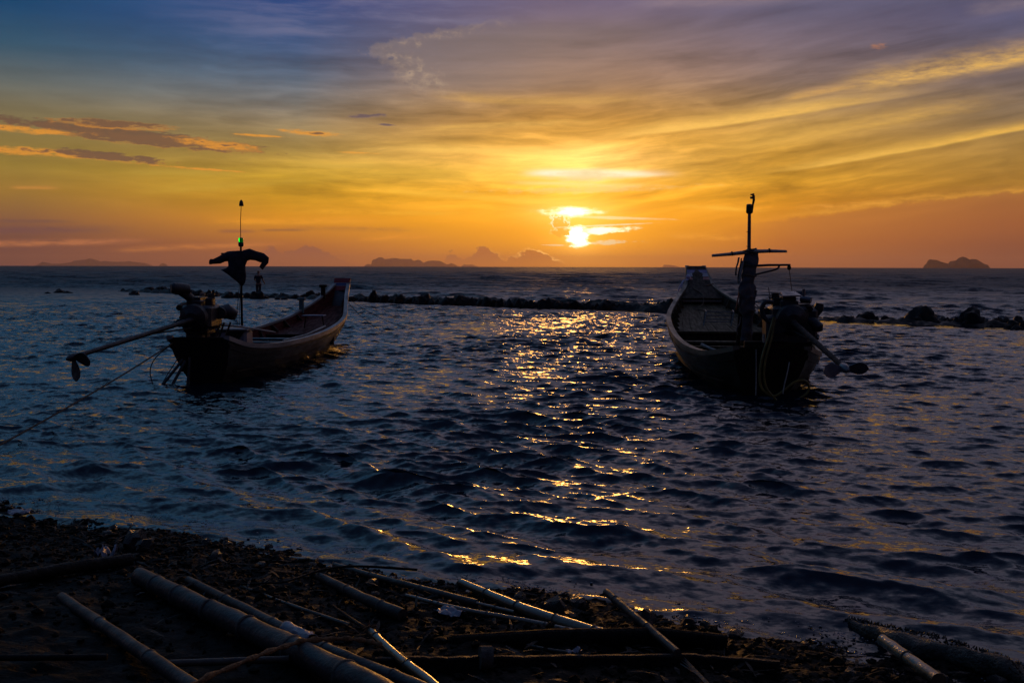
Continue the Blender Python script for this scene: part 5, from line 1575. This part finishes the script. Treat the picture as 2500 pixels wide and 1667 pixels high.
# white plastic on the second pole, and litter
def crumpled(name, c, s, rz, label, cat, seed, m='plastic', h=.25):
    rows = []
    for i in range(11):
        row = []
        for j in range(9):
            u, v = i / 10 - .5, j / 8 - .5
            p = Vector((u * s[0], v * s[1], 0))
            p.z = h * s[1] * (mnoise.noise(Vector((u * 3.1, v * 3.1, seed))) + .6 * mnoise.noise(Vector((u * 8, v * 8, seed)))) + .15 * h * s[1]
            row.append(p)
        rows.append(row)
    o = MB().strip(rows).build(name, M[m], None)
    so = o.modifiers.new('thickness', 'SOLIDIFY')
    so.thickness = .002
    o.location = c
    o.rotation_euler = (0, 0, rz)
    return tag(o, label, cat)


rows = []
a, b = Vector((-1.128, 4.85, .196)), Vector((-.955, 4.645, .206))
for i in range(14):
    c = a.lerp(b, i / 13)
    d = (b - a).normalized()
    sx = Vector((d.y, -d.x, 0)).normalized()
    rows.append([c + (sx * math.cos(q) + Vector((0, 0, 1)) * math.sin(q)) * (.036 + .010 * mnoise.noise(Vector((i * .8, q * 2, 4)))) for q in [math.pi * (-.15 + 1.3 * k / 12) for k in range(13)]])
o = MB().strip(rows).build('plastic_wrap', M['plastic'], None)
so = o.modifiers.new('thickness', 'SOLIDIFY')
so.thickness = .002
tag(o, 'white crinkled plastic wrapped round the second grey pole', 'plastic')
crumpled('plastic_scrap', (-.345, 5.395, .085), (.15, .10), -.5, 'pale flat plastic scrap lying between the bamboo poles', 'plastic', 2)
crumpled('plastic_sheet', (-3.90, 7.75, .05), (.17, .12), .3, 'small pale sheet at the far left end of the waterline', 'plastic', 5)
crumpled('plastic_bag', (-2.64, 6.36, .125), (.13, .10), .2, 'crumpled pale bag on the shingle beside the left log', 'plastic', 9, h=.7)
crumpled('plastic_scrap', (.30, 4.64, .165), (.07, .04), .2, 'small crumpled scrap sitting on the straight beam', 'plastic', 13, h=.5)

# ------------------------------------------------- stones by the water's edge
STONES = []
for s in range(1, 9):
    bm = bmesh.new()
    bmesh.ops.create_icosphere(bm, subdivisions=2, radius=0.5)
    for v in bm.verts:
        d = v.co.normalized()
        v.co = d * 0.5 * (1 + .55 * mnoise.noise(d * 1.6 + Vector((s * 5.1, 0, 0))) + .3 * mnoise.noise(d * 4 + Vector((0, s * 3.3, 0))))
    me = bpy.data.meshes.new('stone')
    bm.to_mesh(me)
    bm.free()
    me.polygons.foreach_set('use_smooth', [True] * len(me.polygons))
    me.set_sharp_from_angle(angle=R(35))
    me.materials.append(M['stone_wet'])
    STONES.append(me)


def stone(x, y, s, zs, lab, i, dz=0.0):
    o = bpy.data.objects.new('stone', STONES[i % 8])
    COL.objects.link(o)
    o.scale = (s, s * rr_.uniform(.7, 1), s * zs)
    o.rotation_euler = (rr_.uniform(-.3, .3), rr_.uniform(-.3, .3), rr_.uniform(0, 6.28))
    o.location = (x, y, float(beach_z(x, y)) + s * zs * .18 + dz)
    return tag(o, lab, 'stone', "stones along the water's edge")


stone(.235, 5.52, .15, .95, 'largest jagged stone at the waterline behind the golden edged pole', 0)
stone(.10, 5.50, .10, .7, 'small stone touching the left of the largest jagged stone', 1)
stone(.315, 5.44, .09, .7, 'small stone touching the right of the largest jagged stone', 2)
stone(.74, 5.34, .12, 1.0, 'upright stone in the wash beside the leaning stick', 3)
stone(-2.62, 6.80, .15, 1.2, 'tall knobbly stone pile head in the wash at the left', 4)
stone(-2.50, 6.70, .13, .8, 'blocky stone right beside the tall knobbly one', 5)
stone(-1.95, 6.44, .10, 1.1, 'square topped stone standing alone in the left wash', 6)
small = []
for i in range(64):
    t = rr_.random()
    x = -4.3 + 7.0 * t
    yw = (SHORE_C - SHORE_N[0] * x) / SHORE_N[1]
    y = yw + rr_.gauss(-.12, .22)
    small.append(stone(x, y, rr_.uniform(.035, .095), rr_.uniform(.5, .9), None, i))
bpy.context.view_layer.update()
label_rows(small, 'stone', [(-0.43, 'at the far left waterline'), (-0.36, 'left of the tall knobbly stone'), (-0.28, 'past the upper end of the thickest pole'), (-0.17, 'above the short cut bamboo length'), (-0.05, 'above the thin half sunk bamboo'),
                            (0.03, 'beside the tip of the golden edged pole'), (0.10, 'near the largest jagged stone'), (0.17, 'around the leaning stick'), (0.26, 'in the wash right of the leaning stick'), (0.36, 'between leaning stick and weed grown log'), (9, 'around the weed grown log')],
           lambda o: 'big dark' if max(o.dimensions) > .082 else ('middling dark' if max(o.dimensions) > .06 else 'little dark'), None)


def gravel():
    rg = np.random.default_rng(5)
    bm = bmesh.new()
    bmesh.ops.create_icosphere(bm, subdivisions=1, radius=1.0)
    bv = np.array([v.co[:] for v in bm.verts])
    bf = np.array([[v.index for v in f.verts] for f in bm.faces])
    bm.free()
    n = 15000
    xs = rg.uniform(-5.0, 3.4, n * 3)
    off = -np.abs(rg.normal(0, 1.1, n * 3)) + rg.normal(.18, .12, n * 3)
    yw = (SHORE_C - SHORE_N[0] * xs) / SHORE_N[1]
    ys = yw + off
    ok = (ys > 3.0) & (off < .55)
    xs, ys = xs[ok][:n], ys[ok][:n]
    n = len(xs)
    sz = rg.lognormal(math.log(.011), .5, n).clip(.004, .045)
    zb = beach_z(xs, ys)
    zb = zb + np.array([0.030 * mnoise.noise(Vector((a, b, 0)) * 2.3) + 0.022 * mnoise.noise(Vector((a, b, 0)) * 6.1) for a, b in zip(xs, ys)])
    V = bv[None] * (1 + rg.normal(0, .22, (n, len(bv), 1)))
    V = V * sz[:, None, None] * np.stack([np.ones(n), rg.uniform(.6, 1.1, n), rg.uniform(.4, .8, n)], -1)[:, None, :]
    th = rg.uniform(0, 6.28, n)
    c, s = np.cos(th)[:, None], np.sin(th)[:, None]
    X = V[..., 0] * c - V[..., 1] * s
    Y = V[..., 0] * s + V[..., 1] * c
    P = np.stack([X + xs[:, None], Y + ys[:, None], V[..., 2] + zb[:, None] + sz[:, None] * .15], -1).reshape(-1, 3)
    F = (bf[None] + (np.arange(n) * len(bv))[:, None, None]).reshape(-1, 3)
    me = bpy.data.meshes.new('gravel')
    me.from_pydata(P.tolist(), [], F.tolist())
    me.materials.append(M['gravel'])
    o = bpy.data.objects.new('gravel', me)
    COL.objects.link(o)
    tag(o, 'dark wet gravel scattered over the beach', kind='stuff')
    # bits of leaf, husk and bark lying about
    mb = MB()
    rq = random.Random(31)
    for k in range(700):
        x = rq.uniform(-3.6, 2.9)
        yw_ = (SHORE_C - SHORE_N[0] * x) / SHORE_N[1]
        y = yw_ - abs(rq.gauss(0, .9)) - .05
        if y < 3.2: continue
        z = float(beach_z(x, y)) + .012 + rq.random() * .02
        an = rq.uniform(0, 6.28)
        l, w = rq.uniform(.02, .09), rq.uniform(.003, .012)
        d = Vector((math.cos(an), math.sin(an), rq.uniform(-.2, .3)))
        sd_ = Vector((-math.sin(an), math.cos(an), rq.uniform(-.5, .5))) * w
        c0 = Vector((x, y, z))
        mb.strip([[c0 - d * l - sd_ * .3, c0 - d * l + sd_ * .3], [c0 - sd_ + Vector((0, 0, .006)), c0 + sd_ + Vector((0, 0, .006))], [c0 + d * l - sd_ * .3, c0 + d * l + sd_ * .3]])
    o = mb.build('debris', M['drift'], None, smooth=False, fix=False)
    tag(o, 'bits of husk, bark and leaf littering the shingle', kind='stuff')


gravel()


def glint_beads():
    """glossy beads added along the edge of the wash to make glints"""
    rg = np.random.default_rng(9)
    bm = bmesh.new()
    bmesh.ops.create_icosphere(bm, subdivisions=1, radius=1.0)
    bv = np.array([v.co[:] for v in bm.verts])
    bf = np.array([[v.index for v in f.verts] for f in bm.faces])
    bm.free()
    P = []
    for lane, n, wd in ((.02, 1500, .03), (.16, 900, .05), (.34, 500, .05)):
        x = rg.uniform(-4.5, 2.9, n)
        keep = np.array([mnoise.noise(Vector((q * 2.1, lane * 9, 0))) > -.05 for q in x])
        x = x[keep]
        yw = (SHORE_C - SHORE_N[0] * x) / SHORE_N[1]
        y = yw + lane + .12 * np.sin(x * 1.9 + lane * 20) + .06 * np.sin(x * 4.7 + 1) + rg.normal(0, wd, len(x))
        z = np.maximum(beach_z(x, y), 0.0) + .008
        P.append(np.stack([x, y, z], -1))
    P = np.concatenate(P)
    n = len(P)
    r = rg.lognormal(math.log(.0045), .4, n).clip(.002, .012)
    V = bv[None] * r[:, None, None] * np.array([1.2, 1.0, .6])[None, None] + P[:, None, :]
    F = (bf[None] + (np.arange(n) * len(bv))[:, None, None]).reshape(-1, 3)
    me = bpy.data.meshes.new('glint_beads')
    me.from_pydata(V.reshape(-1, 3).tolist(), [], F.tolist())
    me.polygons.foreach_set('use_smooth', [True] * len(me.polygons))
    me.materials.append(M['glint_beads'])
    o = bpy.data.objects.new('glint_beads', me)
    COL.objects.link(o)
    tag(o, 'tiny glossy beads added for glints along the edge of the wash', kind='stuff')


glint_beads()
